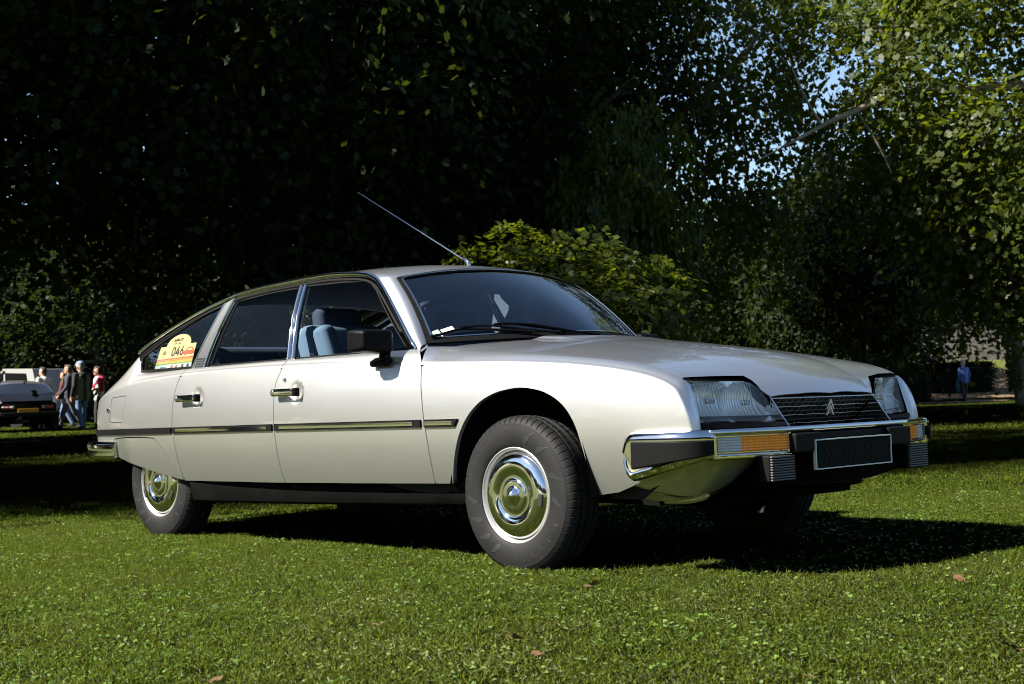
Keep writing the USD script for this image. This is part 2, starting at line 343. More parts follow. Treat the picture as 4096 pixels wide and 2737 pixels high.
# ------------------------------------------------------------------ gutter line, windscreen, roof
GC = smoothline([(-.612, .900), (-.646, .922), (-.817, 1.072), (-.996, 1.215), (-1.072, 1.263), (-1.152, 1.290), (-1.25, 1.304), (-1.494, 1.317), (-1.85, 1.308), (-2.184, 1.285), (-2.402, 1.243), (-2.783, 1.139), (-3.13, 1.016)], 10)
G3 = np.stack([GC[:, 0], -g(GC[:, 0], GC[:, 1]), GC[:, 1]], 1)
def gx(x): return np.stack([np.interp(-np.asarray(x), -G3[:, 0], G3[:, k]) for k in range(3)], -1)
def ws(u, v, off=0.):
    u, v = np.asarray(u, float), np.asarray(v, float); a = np.abs(u)
    B = np.stack([-.29 - .34 * a ** 1.6, .72 * u, .957 - .020 * a ** 2], -1)
    T = np.stack([-.885 - .08 * a ** 2, .605 * u, 1.315 - .057 * a ** 2.2], -1)
    return B * (1 - v)[..., None] + T * v[..., None] + (np.array([.55, 0, .83]) * (off + .018 * 4 * v * (1 - v))[..., None])
ws_f = lambda off=0.: (lambda a, b: ws(a, b, off))
Czr = pc([(-.885, 1.315), (-1.0, 1.341), (-1.13, 1.357), (-1.35, 1.366), (-1.6, 1.366), (-1.9, 1.355), (-2.2, 1.33), (-2.45, 1.298), (-2.62, 1.272)])
def roof(nr=50, ns=61, dz=0.):
    s = np.linspace(-1, 1, ns); P = []
    def base(r):
        G = gx(-1.072 + r * (-2.50 + 1.072)); cx = -.885 + r * (-2.62 + .885); a = np.abs(s)
        return np.stack([cx + (G[0] - cx) * a ** 2, -G[1] * s, Czr(cx) + (G[2] - Czr(cx)) * a ** 2.4], 1)
    b0 = base(0.); G = gx(-1.072); fr = []
    for q in s:
        if abs(q) <= .945: fr.append(ws(q / .945, 1.0))
        else:
            k = (abs(q) - .945) / .055; e = ws(np.sign(q), 1.0); gg = G * np.array([1, -np.sign(q), 1]); fr.append(e + (gg - e) * k)
    fr = np.array(fr)
    for r in np.linspace(0, 1, nr) ** 1.5:
        P.append(base(r) + (fr - b0) * (1 - r) ** 10)
    P = np.array(P); P[..., 2] += dz
    return P

# ------------------------------------------------------------------ bonnet
zC = pc([(.98, .60), (.945, .655), (.918, .69), (.885, .722), (.84, .749), (.8, .769), (.7, .809), (.5, .858), (.3, .892), (0, .930), (-.2, .946), (-.35, .956), (-.5, .960)])
Tfa = np.array(Tf)[1:10]
zE = pc([(p[0], p[2]) for p in Tfa] + [(.95, .64)]); yE = pc([(p[0], -p[1]) for p in Tfa] + [(.95, .70)])
def hood_f(a, b):
    a, b = np.asarray(a, float), np.asarray(b, float); q = np.abs(b)
    sh = .035 * np.clip(q / .35, 0, 1) ** 2
    D = np.clip(zC(np.minimum(a, .80) + .035) - zE(np.minimum(a, .80)), 0, 1)
    z = zC(a + sh) - D * np.clip(q / yE(np.minimum(a, .8)), 0, 1.1) ** 2.6
    z = z + .014 * np.clip((-.06 - a) / .16, 0, 1) * np.clip((.34 - q) / .03, 0, 1)
    return np.stack([a, b, z], -1)
hr = [(-.29 - .34 * (abs(y) / .72) ** 1.6 + .035, y) for y in np.linspace(-.60, .60, 25)]
hood_side = [(x, -y - .0) for x, y, z in [(p[0], p[1], p[2]) for p in spl(Tfa, 40)]]
HR = [(x, -y) for x, y in hood_side]           # right edge, y negative
front_r = [(.812, -.706), (.826, -.60), (.842, -.47), (.852, -.435), (.868, -.405), (.89, -.375), (.905, -.352), (.925, -.2), (.938, 0)]
hp = HR + front_r + [(x, -y) for x, y in front_r[-2::-1]] + [(x, -y) for x, y in HR[::-1]] + hr[::-1]
P_hood = Polygon(hp).buffer(0).buffer(-.005)

def Fx(y, z): return .925 - .36 * np.maximum(0, np.abs(y) - .34) ** 1.5 - .25 * (np.asarray(z) - .58)
lamp_f = lambda o=0.: (lambda a, b: np.stack([Fx(a, b) + o, a, b], -1))
P_lamp = Polygon([(-.702, .722), (-.60, .724), (-.450, .722), (-.418, .706), (-.394, .684), (-.376, .654), (-.360, .629), (-.351, .598), (-.351, .576), (-.708, .583), (-.708, .631), (-.704, .680)])
def ell(a, b, y0, z0, ry, rz): return np.clip(1 - ((a - y0) / ry) ** 2 - ((b - z0) / rz) ** 2, 0, 1)
refl_f = lambda a, b: np.stack([Fx(a, b) - .022 - .07 * np.maximum(ell(a, b, -.615, .65, .10, .085), ell(a, b, -.46, .64, .11, .085)) ** .5, a, b], -1)

# bumper plan line
BP = smoothline([(.60, -.846), (.75, -.833), (.84, -.814), (.885, -.787), (.905, -.748), (.915, -.70), (.957, -.58), (.985, -.48), (1.003, -.40), (1.008, -.2), (1.009, 0)], 9)
BPf = np.vstack([BP, BP[-2::-1] * [1, -1]])
def bump_path(P, z=0.):
    t = np.gradient(P, axis=0); t /= np.linalg.norm(t, axis=1, keepdims=True)
    return np.c_[P, np.full(len(P), z)], np.c_[t[:, 1], -t[:, 0], np.zeros(len(t))] * -1.
def rprof(o0, o1, z0, z1, r=.006):
    p = Polygon([(o0, z0), (o1, z0), (o1, z1), (o0, z1)]).buffer(-r).buffer(r, quad_segs=3)
    return np.array(p.exterior.coords)[:-1]
def bsel(f): return BPf[[f(p) for p in BPf]]

def bar_piece(P, o0, o1, z0, z1, r=.006, smooth=40):
    pth, o = bump_path(P)
    if np.dot(o[len(o) // 2, :2], P[len(P) // 2] - np.array([-1.3, 0])) < 0: o = -o
    return sweep(pth, o, rprof(o0, o1, z0, z1, r))

def build_car(T):
    """T: the car's Xform"""
    def both(name, mb, m, label=None, parent=T):
        return [obj(name, mb, m, parent, label), obj(name, mb.mirror(), m, parent, label)]
    # --- body panels
    mb = panel(side_f(), P_ff.buffer(-GAP), flange=.02)
    strip(spl(Cf, 90), spl(Tf, 90), mb); both('front_fender', mb, silver)
    mb = MB()
    a0 = np.array([(.866, -.775, .50), (.875, -.765, .47), (.915, -.66, .465), (.935, -.58, .46), (.945, -.50, .455)]); a1 = np.array([(.60, -.80, .357), (.66, -.72, .325), (.73, -.64, .308), (.80, -.56, .33), (.87, -.50, .39)])
    A0, A1 = spl(a0, 30), spl(a1, 30)
    nb = np.array([.5, -.5, -.3])
    patch(np.stack([A0 * (1 - v) + A1 * v + nb * .010 * 4 * v * (1 - v) for v in np.linspace(0, 1, 12)], 1), mb=mb)
    a2 = a1 + np.array([(-.10, .10, -.03)] * 5); A2 = spl(a2, 30)
    patch(np.stack([A1 * (1 - v) + A2 * v for v in np.linspace(0, 1, 4)], 1), mb=mb)
    aprons = both('front_apron', mb, silver)
    for k in range(4):
        r_ = tube(spl([(.42 + .05 * k, -.74 + .05 * k, .330 - .016 * k), (.55 + .03 * k, -.715 + .05 * k, .322 - .013 * k), (.66 + .02 * k, -.68 + .05 * k, .326 - .008 * k), (.71, -.66 + .05 * k, .334 - .004 * k)], 14), np.r_[np.full(10, .013), .011, .009, .006, .003], 10)
        q = MB().tm(r_, 50); obj('cooling_fin', q, silver, T); obj('cooling_fin', q.mirror(), silver, T)
    # --- doors
    doors = {}
    for key, P, (i0, i1), c in (('front_door', P_fd, (9, 11), (GAP, GAP)), ('rear_door', P_rd, (7, 9), (GAP, GAP))):
        mb = panel(side_f(), P.buffer(-GAP), h=(.02, .0125), flange=.02); dstrip(i0, i1, mb, *c)
        for s in (0, 1):
            d = sub(key, T); doors[key, s] = d
            obj('door_panel', mb if s == 0 else mb.mirror(), silver, d)
    mb = panel(side_f(), P_rq.buffer(-GAP).difference(P_flap.buffer(GAP)), flange=.02); dstrip(0, 7, mb, 0, GAP); both('rear_quarter_panel', mb, silver)
    obj('fuel_flap', panel(side_f(-.001), P_flap.buffer(-.001), flange=.01), silver, T)
    both('wheel_spat', panel(side_f(.002), P_sp.buffer(-.003), flange=.02), silver)
    obj('jack_cap', MB().tm(rbox((.03, .012, .022), .005, (-3.325, -float(w(-3.325, .70)) - .002, .70)), 40), chrome, T)
    # --- roof, pillars, tail
    mb = patch(roof(), flip=False)
    e1 = ws(-np.ones(24), np.linspace(0, 1, 24)); k = np.argmin(np.abs(G3[:, 0] + 1.072)); e2 = spl(G3[1:k + 1], 24)
    nn = np.array([.35, -.65, .65])
    pil = patch(np.stack([e2 * (1 - v) + e1 * v + nn * .012 * 4 * v * (1 - v) for v in np.linspace(0, 1, 9)], 1), flip=True)
    fill = patch(np.stack([np.stack([spl([(-.603, -.782, .902), tuple(G3[1])], 8), spl([(-.598, -.745, .924), tuple(ws(-1., 0.))], 8)])], 0)[0].transpose(1, 0, 2), flip=True)
    mb.join(pil); mb.join(pil.mirror()); mb.join(fill); mb.join(fill.mirror())
    rf = obj('roof', mb, silver, T)
    obj('headliner', patch(roof(24, 31, -.03)[1:-1, 1:-1], flip=True), headl, T)
    obj('hood', panel(hood_f, P_hood, h=(.022, .03), flange=.005), silver, T)
    # rear window, boot lid, tail panel
    s = np.linspace(-1, 1, 41); rows = []
    for r in np.linspace(0, 1, 20):
        G = gx(-2.50 - r * .62); cx = -2.62 - r * .55; a = np.abs(s)
        cz = 1.272 + (0.975 - 1.272) * r
        rows.append(np.stack([cx + (G[0] - cx) * a ** 2, -G[1] * s, cz - .0 * (1 - r) + (G[2] - cz) * a ** 2.4], 1))
    rw = np.array(rows)
    obj('rear_window', patch(rw), glass, T)
    rows = []
    for r in np.linspace(0, 1, 14):
        Tq = spl(np.array(Td)[:4][::-1], 14)[int(round(r * 13))]; cx = -3.19 - r * .44; a = np.abs(s)
        cz = .985 + (.80 - .985) * r
        rows.append(np.stack([cx + (Tq[0] - cx) * a ** 2, -Tq[1] * s, cz + (Tq[2] - cz) * a ** 3], 1))
    obj('boot_lid', patch(np.array(rows)), silver, T)
    def tail_f(o=0.): return lambda a, b: np.stack([-3.60 - .045 * (1 - (a / .70) ** 2) - .03 * np.sin((b - .48) / .30 * np.pi) - o, a, b], -1)
    P_t = Polygon([(-.69, .48), (.69, .48), (.675, .70), (.60, .775), (.3, .796), (-.3, .796), (-.60, .775), (-.675, .70)])
    obj('tail_panel', panel(tail_f(), P_t, flip=True), silver, T)
    obj('tail_garnish', panel(tail_f(.006), sbox(-.62, .60, .62, .76), flip=True), plastic, T)
    for sg in (-1, 1):
        L = sub('tail_lamp', T)
        obj('red_lens', panel(tail_f(.016), sbox(min(sg * .62, sg * .40), .615, max(sg * .62, sg * .40), .69), flip=True, flange=.015), redl, L)
        obj('clear_lens', panel(tail_f(.016), sbox(min(sg * .395, sg * .33), .615, max(sg * .395, sg * .33), .69), flip=True, flange=.015), clearl, L)
    obj('boot_spoiler', MB().tm(sweep(np.c_[np.full(31, -3.625) + .03 * np.linspace(-1, 1, 31) ** 2, np.linspace(-.6, .6, 31), np.full(31, .79)], np.tile([-1., 0, 0], (31, 1)), rprof(-.03, .03, -.008, .014, .006)), 40), plastic, T)
    # --- windows
    WF = Polygon([(-1.535, .922), (-1.633, 1.272), (-1.358, 1.268), (-1.165, 1.258), (-1.115, 1.243), (-1.060, 1.208), (-.728, .928)])
    WR = Polygon([(-2.297, .918), (-2.270, 1.02), (-2.249, 1.10), (-2.216, 1.240), (-1.929, 1.262), (-1.687, 1.268), (-1.610, .921)])
    WQ = Polygon([(-3.060, .918), (-3.072, .985), (-2.847, 1.073), (-2.647, 1.141), (-2.462, 1.198), (-2.330, 1.226), (-2.414, 1.051), (-2.487, .918)])
    OF = Polygon(np.vstack([[(x, float(zb(x)) - .003) for x in np.linspace(-3.07, -.635, 30)], GC[1:] + [0, -.002]])).buffer(0)
    OF = OF.difference(sbox(-4, .5, -3.085, .97))
    midF = Polygon([(-1.570, .85), (-1.662, 1.40), (0, 1.4), (0, .85)]); midR = Polygon([(-2.352, .85), (-2.331, .95), (-2.2735, 1.18), (-2.2355, 1.4), (-1.664, 1.40), (-1.572, .85)])
    for key, pane, reg, fr in (('front_door', WF, midF, chrome), ('rear_door', WR, midR, chrome)):
        rg = OF.intersection(reg).buffer(-.0015)
        low = sbox(-4, 0, 1, 1.5)
        fm = panel(glass_f(), rg.difference(pane.buffer(.011)), h=(.03, .02), flange=.014)
        gk = panel(glass_f(-.006), pane.buffer(.0112).intersection(rg).difference(pane.buffer(.001)), h=(.02, .02), flange=.006)
        pn = panel(glass_f(-.008), pane, h=(.06, .04), flange=0)
        for sd in (0, 1):
            d = doors[key, sd]; mm = (lambda q: q) if sd == 0 else (lambda q: q.mirror())
            obj('window_frame', mm(fm), fr, d); obj('window_seal', mm(gk), rubber, d); obj('window_pane', mm(pn), glass, d)
    # polished pillar beads and grooves of the door frames
    def onglass(pts, o): return np.array([(x, -(float(g(x, z)) + o), z) for x, z in pts])
    for (xa, xb) in ((-1.552, -1.642), (-1.588, -1.676)):
        q = MB().tm(tube(onglass([(xa + (xb - xa) * t, .916 + (1.277 - .916) * t) for t in np.linspace(0, 1, 12)], .001), .0125, 10), 60); both('pillar_bead', q, chrome)
    q = MB().tm(tube(onglass(GC[2:], .006), np.r_[.006, np.full(len(GC) - 4, .0115), .006], 10), 60); both('roof_gutter', q, chrome)
    off = LineString(GC[2:]).parallel_offset(.026, 'left'); oc = np.array(off.coords); oc = oc[np.argsort(-oc[:, 0])]
    if oc[:, 1].mean() > GC[10:, 1].mean(): oc = np.array(LineString(GC[2:]).parallel_offset(.026, 'right').coords)
    ln = LineString(oc).buffer(.0045)
    both('frame_groove', panel(glass_f(.0035), ln.intersection(OF).difference(midF.intersection(sbox(-.9, .8, 0, 1.0))), h=(.03, .01), flange=.004), rubber)
    # quarter light and pillar panel
    Qr = OF.difference(midF).difference(midR).difference(sbox(-1.5, 0, 1, 2)).buffer(-.0015)
    Pp = Polygon([(-2.470, .905), (-2.362, .906), (-2.339, .96), (-2.281, 1.18), (-2.258, 1.262), (-2.322, 1.240), (-2.402, 1.051)])
    both('quarter_window_seal', panel(glass_f(), Qr.difference(WQ).difference(Pp.buffer(.002)), h=(.03, .02), flange=.012), rubber)
    both('quarter_window_pane', panel(glass_f(-.004), WQ, h=(.06, .04), flange=0), glass)
    pill = both('quarter_pillar_trim', panel(glass_f(.004), Pp, h=(.03, .02), flange=.012), satin)
    for k in range(4):
        z = .915 + .0125 * k
        both('pillar_louvre', panel(glass_f(.0065), sbox(-2.452 + .3 * (z - .905), z - .0035, -2.372 + .35 * (z - .905), z + .0035), h=(.03, .01), flange=.004), dark)
    for a, b in (((-2.476, .906), (-2.326, 1.24)), ((-2.356, .908), (-2.249, 1.262))):
        mid = ((-2.404, 1.051), (-2.284, 1.16))[a[0] > -2.4]
        both('pillar_moulding', MB().tm(tube(onglass(spl([a, mid, b], 14), .004), .006, 8), 60), chrome)
    # --- windscreen
    o_ = sbox(-1, 0, 1, 1); gl = sbox(-.93, .10, .93, .93).buffer(.035)
    W_ = sub('windscreen', T)
    obj('glass', panel(ws_f(), gl, h=(.08, .08), flange=0), glass_w, W_)
    obj('seal', panel(ws_f(.006), o_.difference(gl), h=(.04, .04), flange=.012), rubber, W_)
    obj('seal_trim', panel(ws_f(.009), gl.buffer(.012).difference(gl.buffer(.003)), h=(.04, .04), flange=.004), chrome, W_)
    # --- bottom: sills, floor, arches, inner shell
    mb = MB()
    for z0, z1, y0, y1 in ((.0, 1, 0, 0),):
        xs = np.linspace(-2.47, -.33, 24); zl = np.interp(xs, [-2.335, -1.294, -.403], [.205, .222, .240])
        prof = lambda x, z: [(x, -.60, z), (x, -.745, z + .004), (x, -.772, z + .018), (x, -.788, .30), (x, -.80, .345), (x, -.70, .36)]
        patch(np.array([prof(x, z) for x, z in zip(xs, zl)]), mb=mb)
    both('sill', mb, under)
    shell = Polygon(np.vstack([[(-3.52, .46), (-2.6, .46), (-2.6, .30), (.60, .30), (.84, .46)], [(x, float(np.interp(x, CRs[:150, 0], CRs[:150, 1])) - .05) for x in np.linspace(.80, -3.5, 40)]])).buffer(0).difference(Polygon(ARs).buffer(.035)).difference(Polygon(np.vstack([ARs, [(.46, .1), (-.40, .1)]]))).difference(shapely.geometry.Point(-2.845, .305).buffer(.36))
    both('inner_panel', panel(side_f(-.035), shell, flange=0, h=(.05, .05)), dark)
    floor = [trimesh.creation.box((2.2, 1.40, .03), trimesh.transformations.translation_matrix((-1.4, 0, .245))), trimesh.creation.box((.9, 1.0, .03), trimesh.transformations.translation_matrix((-2.95, 0, .33))),
             trimesh.creation.box((.98, .98, .03), trimesh.transformations.translation_matrix((.20, 0, .27))), trimesh.creation.box((.3, .8, .03), trimesh.transformations.translation_matrix((-3.40, 0, .47)))]
    mb = MB(); [mb.tm(q, False) for q in floor]; obj('floor_pan', mb, under, T)
    mb = MB()
    AO = np.array(ARs); c0 = np.array([.03, .31]); AO = c0 + (AO - c0) * 1.03
    patch(np.stack([np.c_[AO[:, 0], np.full(len(AO), y), AO[:, 1]] for y in (-.845, -.70, -.50)], 1), mb=mb)
    cap = Polygon(AO).buffer(0)
    panel(lambda a, b: np.stack([a, np.full_like(a, -.50), b], -1), cap, h=(.1, .1), flange=0, mb=mb)
    both('wheel_arch_liner', mb, under)
    mb = MB()
    th = np.linspace(.15, np.pi - .25, 30)
    patch(np.stack([np.c_[-2.845 + .37 * np.cos(th), np.full(30, y), .31 + .37 * np.sin(th)] for y in (-.78, -.5)], 1), mb=mb); both('wheel_arch_liner', mb, under)
    mb = MB()
    va = np.array([(.955, y, .462) for y in np.linspace(-.52, .52, 30)]); vz = np.interp(np.linspace(-.52, .52, 30), [-.52, -.33, -.15, .22, .52], [.335, .338, .318, .325, .35])
    vb = np.stack([np.full(30, .935) - .02 * (va[:, 1] / .5) ** 2, va[:, 1], vz], 1); vc = vb + np.array([-.42, 0, -.05]) * 1.0
    patch(np.stack([va, .5 * (va + vb), vb], 1), mb=mb); patch(np.stack([vb, .5 * (vb + vc), vc], 1), mb=mb)
    obj('front_valance', mb, under, T)
    # --- lamps and grille
    for sd in (0, 1):
        H = sub('headlamp', T); mm = (lambda q: q) if sd == 0 else (lambda q: q.mirror())
        obj('lens', mm(panel(lamp_f(-.004), P_lamp, h=(.02, .02), flange=.006, flip=False)), lamp_glass, H)
        obj('reflector', mm(panel(refl_f, P_lamp.buffer(.004), h=(.008, .008), flange=0)), lamp_chrome, H)
        obj('housing', mm(panel(lamp_f(-.10), P_lamp.buffer(.002), h=(.04, .04), flange=-.09)), dark, H)
        obj('bulb_shield', mm(MB().tm(rbox((.02, .05, .02), .006, (.815, -.615, .655)), 40).tm(rbox((.02, .05, .02), .006, (.86, -.46, .645)), 40)), chrome, H)
        obj('lower_trim', mm(panel(lamp_f(.012), Polygon([(-.712, .556), (-.712, .577), (-.352, .571), (-.30, .556)]), h=(.03, .02), flange=.05)), rubber, H)
    Gr = sub('grille', T)
    Gx = lambda y, z: .930 - (.655 - np.asarray(z)) * 1.0 - .03 * (np.asarray(y) / .35) ** 2
    obj('backing', panel(lambda a, b: np.stack([Gx(a, b) - .03, a, b], -1), sbox(-.35, .545, .35, .664), h=(.05, .03), flange=0), dark, Gr)
    yy_ = np.linspace(-.352, .352, 15)
    for k in range(7):
        z = .657 - k * .0165
        obj('grille_bar', MB().tm(tube(np.c_[Gx(yy_, z) + (.004 if k % 2 == 0 else 0), yy_, np.full(15, z)], .0026 if k % 2 == 0 else .0022, 6), 60), chrome if k % 2 == 0 else greyrub, Gr)
    for k in range(19):
        y = -.333 + k * .037
        obj('grille_bar', MB().tm(tube([(Gx(y, z) - .002, y, z) for z in np.linspace(.657, .552, 5)], .0021, 6), 60), greyrub, Gr)
    fin = Polygon([(.900, .664), (.925, .632), (.952, .592), (.985, .549), (.80, .549), (.88, .62)])
    for sd in (-1, 1):
        q = trimesh.creation.extrude_polygon(fin, .006); V = np.array(q.vertices)[:, [0, 2, 1]] * [1, -1, 1] + [0, sd * .352, 0]; q = trimesh.Trimesh(V, q.faces); q.fix_normals()
        obj('grille_side_plate', MB().tm(q, False), chrome, Gr)
    E = sub('emblem', T)
    for k in range(2):
        P_ = Polygon([(-.036, 0), (-.026, 0), (0, .042), (.026, 0), (.036, 0), (.004, .060), (-.004, .060)])
        q = trimesh.creation.extrude_polygon(shapely.affinity.scale(P_, .74, .64, origin=(0, 0)), .006)
        V = np.array(q.vertices); z = .585 + .024 * k + V[:, 1]; q = trimesh.Trimesh(np.stack([Gx(0, .62) + .03 + V[:, 2] + (z - .62) * .1, V[:, 0], z], 1), q.faces); q.fix_normals()
        obj('chevron', MB().tm(q, False), wheelpaint, E)
    # --- front bumper
    B = sub('front_bumper', T)
    obj('top_rail', MB().tm(bar_piece(bsel(lambda p: abs(p[1]) < .742), -.045, .013, .529, .554, .0115), 40), chrome, B)
    for sd in (0, 1):
        mm = (lambda q: q) if sd == 0 else (lambda q: q.mirror())
        Ps = BP[(BP[:, 1] < -.722) & (BP[:, 0] > .585)]
        pth, o = bump_path(Ps); o = o if o[2, 1] < 0 else -o
        L = np.r_[0, np.cumsum(np.linalg.norm(np.diff(Ps, axis=0), axis=1))]; L /= L[-1]
        zb_ = np.interp(L, [0, .04, .10, .9, 1], [.425, .385, .372, .446, .450]); zt_ = np.interp(L, [0, .03, .09, .9, 1], [.505, .538, .553, .556, .553])
        pr = np.stack([np.array([(-.03, b_), (.0, b_ - .002), (.012, b_ - .012), (.016, b_ - .026), (.009, b_ - .032), (.008, a_ + .034), (.013, a_ + .024), (.008, a_ + .006), (-.006, a_), (-.03, a_)]) for a_, b_ in zip(zb_, zt_)])
        obj('side_frame', mm(MB().tm(sweep(pth, o, pr), 40)), chrome, B)
        zi_ = np.interp(L, [0, 1], [.410, .467]); s_ = slice(4, -1)
        pr = np.stack([rprof(-.004, .024, a + .0, .518, .006) for a in zi_])
        obj('side_rubber', mm(MB().tm(sweep((pth + o * 0)[s_], o[s_], pr[s_]), 40)), rubber, B)
        Pf = BP[(BP[:, 1] > -.735) & (BP[:, 1] < -.385)]
        obj('bottom_rail', mm(MB().tm(bar_piece(Pf, -.04, .010, .444, .466, .007), 40)), chrome, B)
        obj('lamp_surround', mm(MB().tm(bar_piece(Pf, -.05, -.012, .46, .535, .002), 40)), chrome, B)
        for a, b in ((-.735, -.706), (-.405, -.385)):
            Pe = BP[(BP[:, 1] > a) & (BP[:, 1] < b)]
            if len(Pe) >= 2: obj('frame_post', mm(MB().tm(bar_piece(Pe, -.03, .010, .455, .54, .003), 40)), chrome, B)
        I = sub('indicator_lamp', T)
        obj('clear_lens', mm(MB().tm(bar_piece(BP[(BP[:, 1] > -.708) & (BP[:, 1] < -.606)], -.03, .004, .4705, .5245, .004), 40)), clearl, I)
        obj('amber_lens', mm(MB().tm(bar_piece(BP[(BP[:, 1] > -.612) & (BP[:, 1] < -.40)], -.03, .0035, .470, .525, .004), 40)), amber, I)
        q = rbox((.05, .150, .098), .008, (1.00, -.472, .405)); mb = MB().tm(q, 40); OV = obj('overrider', mm(mb), rubber, B)
        for k in range(10):
            mb = MB().tm(rbox((.012, .142, .0062), .002, (1.027, -.472, .364 + k * .0092), 6), 40); obj('overrider_rib', mm(mb), greyrub, B)
        obj('rubber_block', mm(MB().tm(rbox((.075, .165, .072), .008, (1.005, -.318, .492)), 40)), rubber, B)
    obj('centre_rubber', MB().tm(bar_piece(bsel(lambda p: p[0] > .95 and abs(p[1]) < .395), -.04, .010, .462, .527, .008), 40), rubber, B)
    N = sub('number_plate', T)
    obj('plate', MB().tm(trimesh.creation.box((.008, .522, .108), trimesh.transformations.translation_matrix((1.040, -.024, .4447))), False), plate_m, N)
    fr_ = sbox(-.263, -.056, .263, .056).difference(sbox(-.2590, -.0520, .2590, .0520)); q = trimesh.creation.extrude_polygon(fr_, .013)
    q = trimesh.Trimesh(np.stack([1.035 + q.vertices[:, 2], q.vertices[:, 0] - .024, q.vertices[:, 1] + .4447], 1), q.faces); q.fix_normals()
    obj('plate_border', MB().tm(q, False), white_p, N)
    blob = shapely.union_all([shapely.geometry.Point(cx_ + dx, dz).buffer(r_) for cx_ in (-.185, -.150, -.065, -.025, .015, .095, .135, .165) for dx, dz, r_ in ((-.008, -.024, .013), (.006, -.006, .012), (-.003, .018, .013), (.007, .010, .011))])
    q = trimesh.util.concatenate([trimesh.creation.extrude_polygon(p, .001) for p in getattr(blob, 'geoms', [blob])])
    q = trimesh.Trimesh(np.stack([1.0442 + q.vertices[:, 2], q.vertices[:, 0] - .024, q.vertices[:, 1] + .445], 1), q.faces); q.fix_normals()
    obj('blurred_characters', MB().tm(q, False), plate_c, N)
    # --- rear bumper
    RB = smoothline([(-3.22, -.792), (-3.40, -.790), (-3.55, -.772), (-3.64, -.72), (-3.70, -.60), (-3.725, -.35), (-3.73, 0)], 8); RBf = np.vstack([RB, RB[-2::-1] * [1, -1]])
    obj('rear_bumper', MB().tm(bar_piece(RBf, -.03, .020, .425, .525, .022), 50), chrome, T)
    # --- mouldings
    def mould(x0, x1, parent, pointed=False, blk=False, zoff=0):
        zc = lambda x: np.interp(x, [-3.46, -2.557, -1.595, -.508, -.28], [.576, .583, .591, .597, .598])
        xs = np.linspace(x0, x1, 24)
        up = [(x, zc(x) + .0165) for x in xs]; dn = [(x, zc(x) - .0165) for x in xs]
        if pointed: up[-1] = (x1 + .022, up[-1][1])
        mo = Polygon(up + dn[::-1]); cr = Polygon([(x, zc(x) + .0078) for x in xs[1:-1]] + [(x, zc(x) - .0078) for x in xs[1:-1]][::-1])
        r = []
        for sd in (0, 1):
            mm = (lambda q: q) if sd == 0 else (lambda q: q.mirror()); pr_ = parent[sd] if isinstance(parent, list) else parent
            obj('side_moulding', mm(panel(side_f(.009), mo, h=(.04, .006), flange=.012)), rubber, pr_)
            if not blk: obj('moulding_trim', mm(panel(side_f(.0115), cr, h=(.04, .006), flange=.004)), chrome, pr_)
    mould(-3.545, -2.566, T, blk=True); mould(-2.548, -1.604, [doors['rear_door', s] for s in (0, 1)]); mould(-1.583, -.512, [doors['front_door', s] for s in (0, 1)]); mould(-.488, -.302, T, True)
    # --- handles, locks
    for key, x0, x1, z in (('front_door', -1.575, -1.375, .7545), ('rear_door', -2.470, -2.262, .7475)):
        y = -float(Wp((x0 + x1) / 2)) - .010
        for sd in (0, 1):
            mm = (lambda q: q) if sd == 0 else (lambda q: q.mirror()); d = doors[key, sd]
            obj('door_handle', mm(MB().tm(rbox((x1 - x0 - .03, .026, .036), .008, ((x0 + x1) / 2 - .012, y - .006, z)), 40)), chrome, d)
            obj('handle_end', mm(MB().tm(rbox((.026, .030, .040), .006, (x1 - .012, y - .004, z)), 40)), plastic, d)
            obj('handle_button', mm(lathe_mb([(0, .004), (.009, .004), (.011, .001), (.011, -.01)], 20)) if 0 else mm(MB().tm(rbox((.022, .008, .022), .0035, (x0 + .017, y - .019, z)), 40)), satin, d)
            if key == 'front_door': obj('door_lock', mm(MB().tm(hullm([((-1.522, -float(w(-1.522, .815)) - .001, .815), .011)], 16), 60)), chrome, d)
    # --- door mirrors
    for sd in (0, 1):
        mm = (lambda q: q) if sd == 0 else (lambda q: q.mirror()); K = sub('door_mirror', T)
        q = hullm([((-.735 + dx, yy3, zz3), .016) for dx in (0, -.045) for yy3, zz3 in ((-.90, .992), (-.90, .918), (-1.032, .990), (-1.032, .926))] + [((-.690, -.900, .986), .02), ((-.690, -.900, .924), .02), ((-.700, -1.022, .984), .02), ((-.700, -1.022, .932), .02)], 14)
        q2 = hullm([((-.705, -.892, .978), .018), ((-.725, -.892, .978), .016), ((-.725, -.885, .888), .020), ((-.745, -.885, .888), .018)], 12)
        q3 = hullm([((-.735, -.882, .885), .020), ((-.765, -.855, .874), .018), ((-.825, -.848, .872), .012)], 12)
        for m_ in (q, q2): m_.apply_translation((-.055, .055, .002))
        q3.apply_translation((-.03, .03, 0))
        q4 = rbox((.115, .05, .028), .010, (-.795, -.846, .868), rot=(.5, 0, 0))
        mb = MB().tm(q, 40).tm(q2, 40); obj('mirror_housing', mm(mb), plastic, K)
        mb = MB().tm(q3, 40).tm(q4, 40); obj('mirror_foot', mm(mb), plastic, K)
        obj('mirror_glass', mm(MB().tm(rbox((.006, .13, .085), .002, (-.855, -.912, .960)), 40)), chrome, K)
    # --- aerial, wipers
    A_ = sub('aerial', T)
    obj('aerial_base', MB().tm(hullm([((-1.128, 0, 1.360), .011), ((-1.135, 0, 1.377), .009), ((-1.165, 0, 1.396), .006)], 14), 50), chrome, A_)
    a0, a1 = np.array([-1.128, 0, 1.372]), np.array([-1.998, 0, 1.835]); obj('aerial_rod', MB().tm(tube([a0 + (a1 - a0) * t for t in (.02, .25, .45, .46, 1)], [.0038, .0034, .0034, .0024, .0016], 8), 60), chrome, A_)
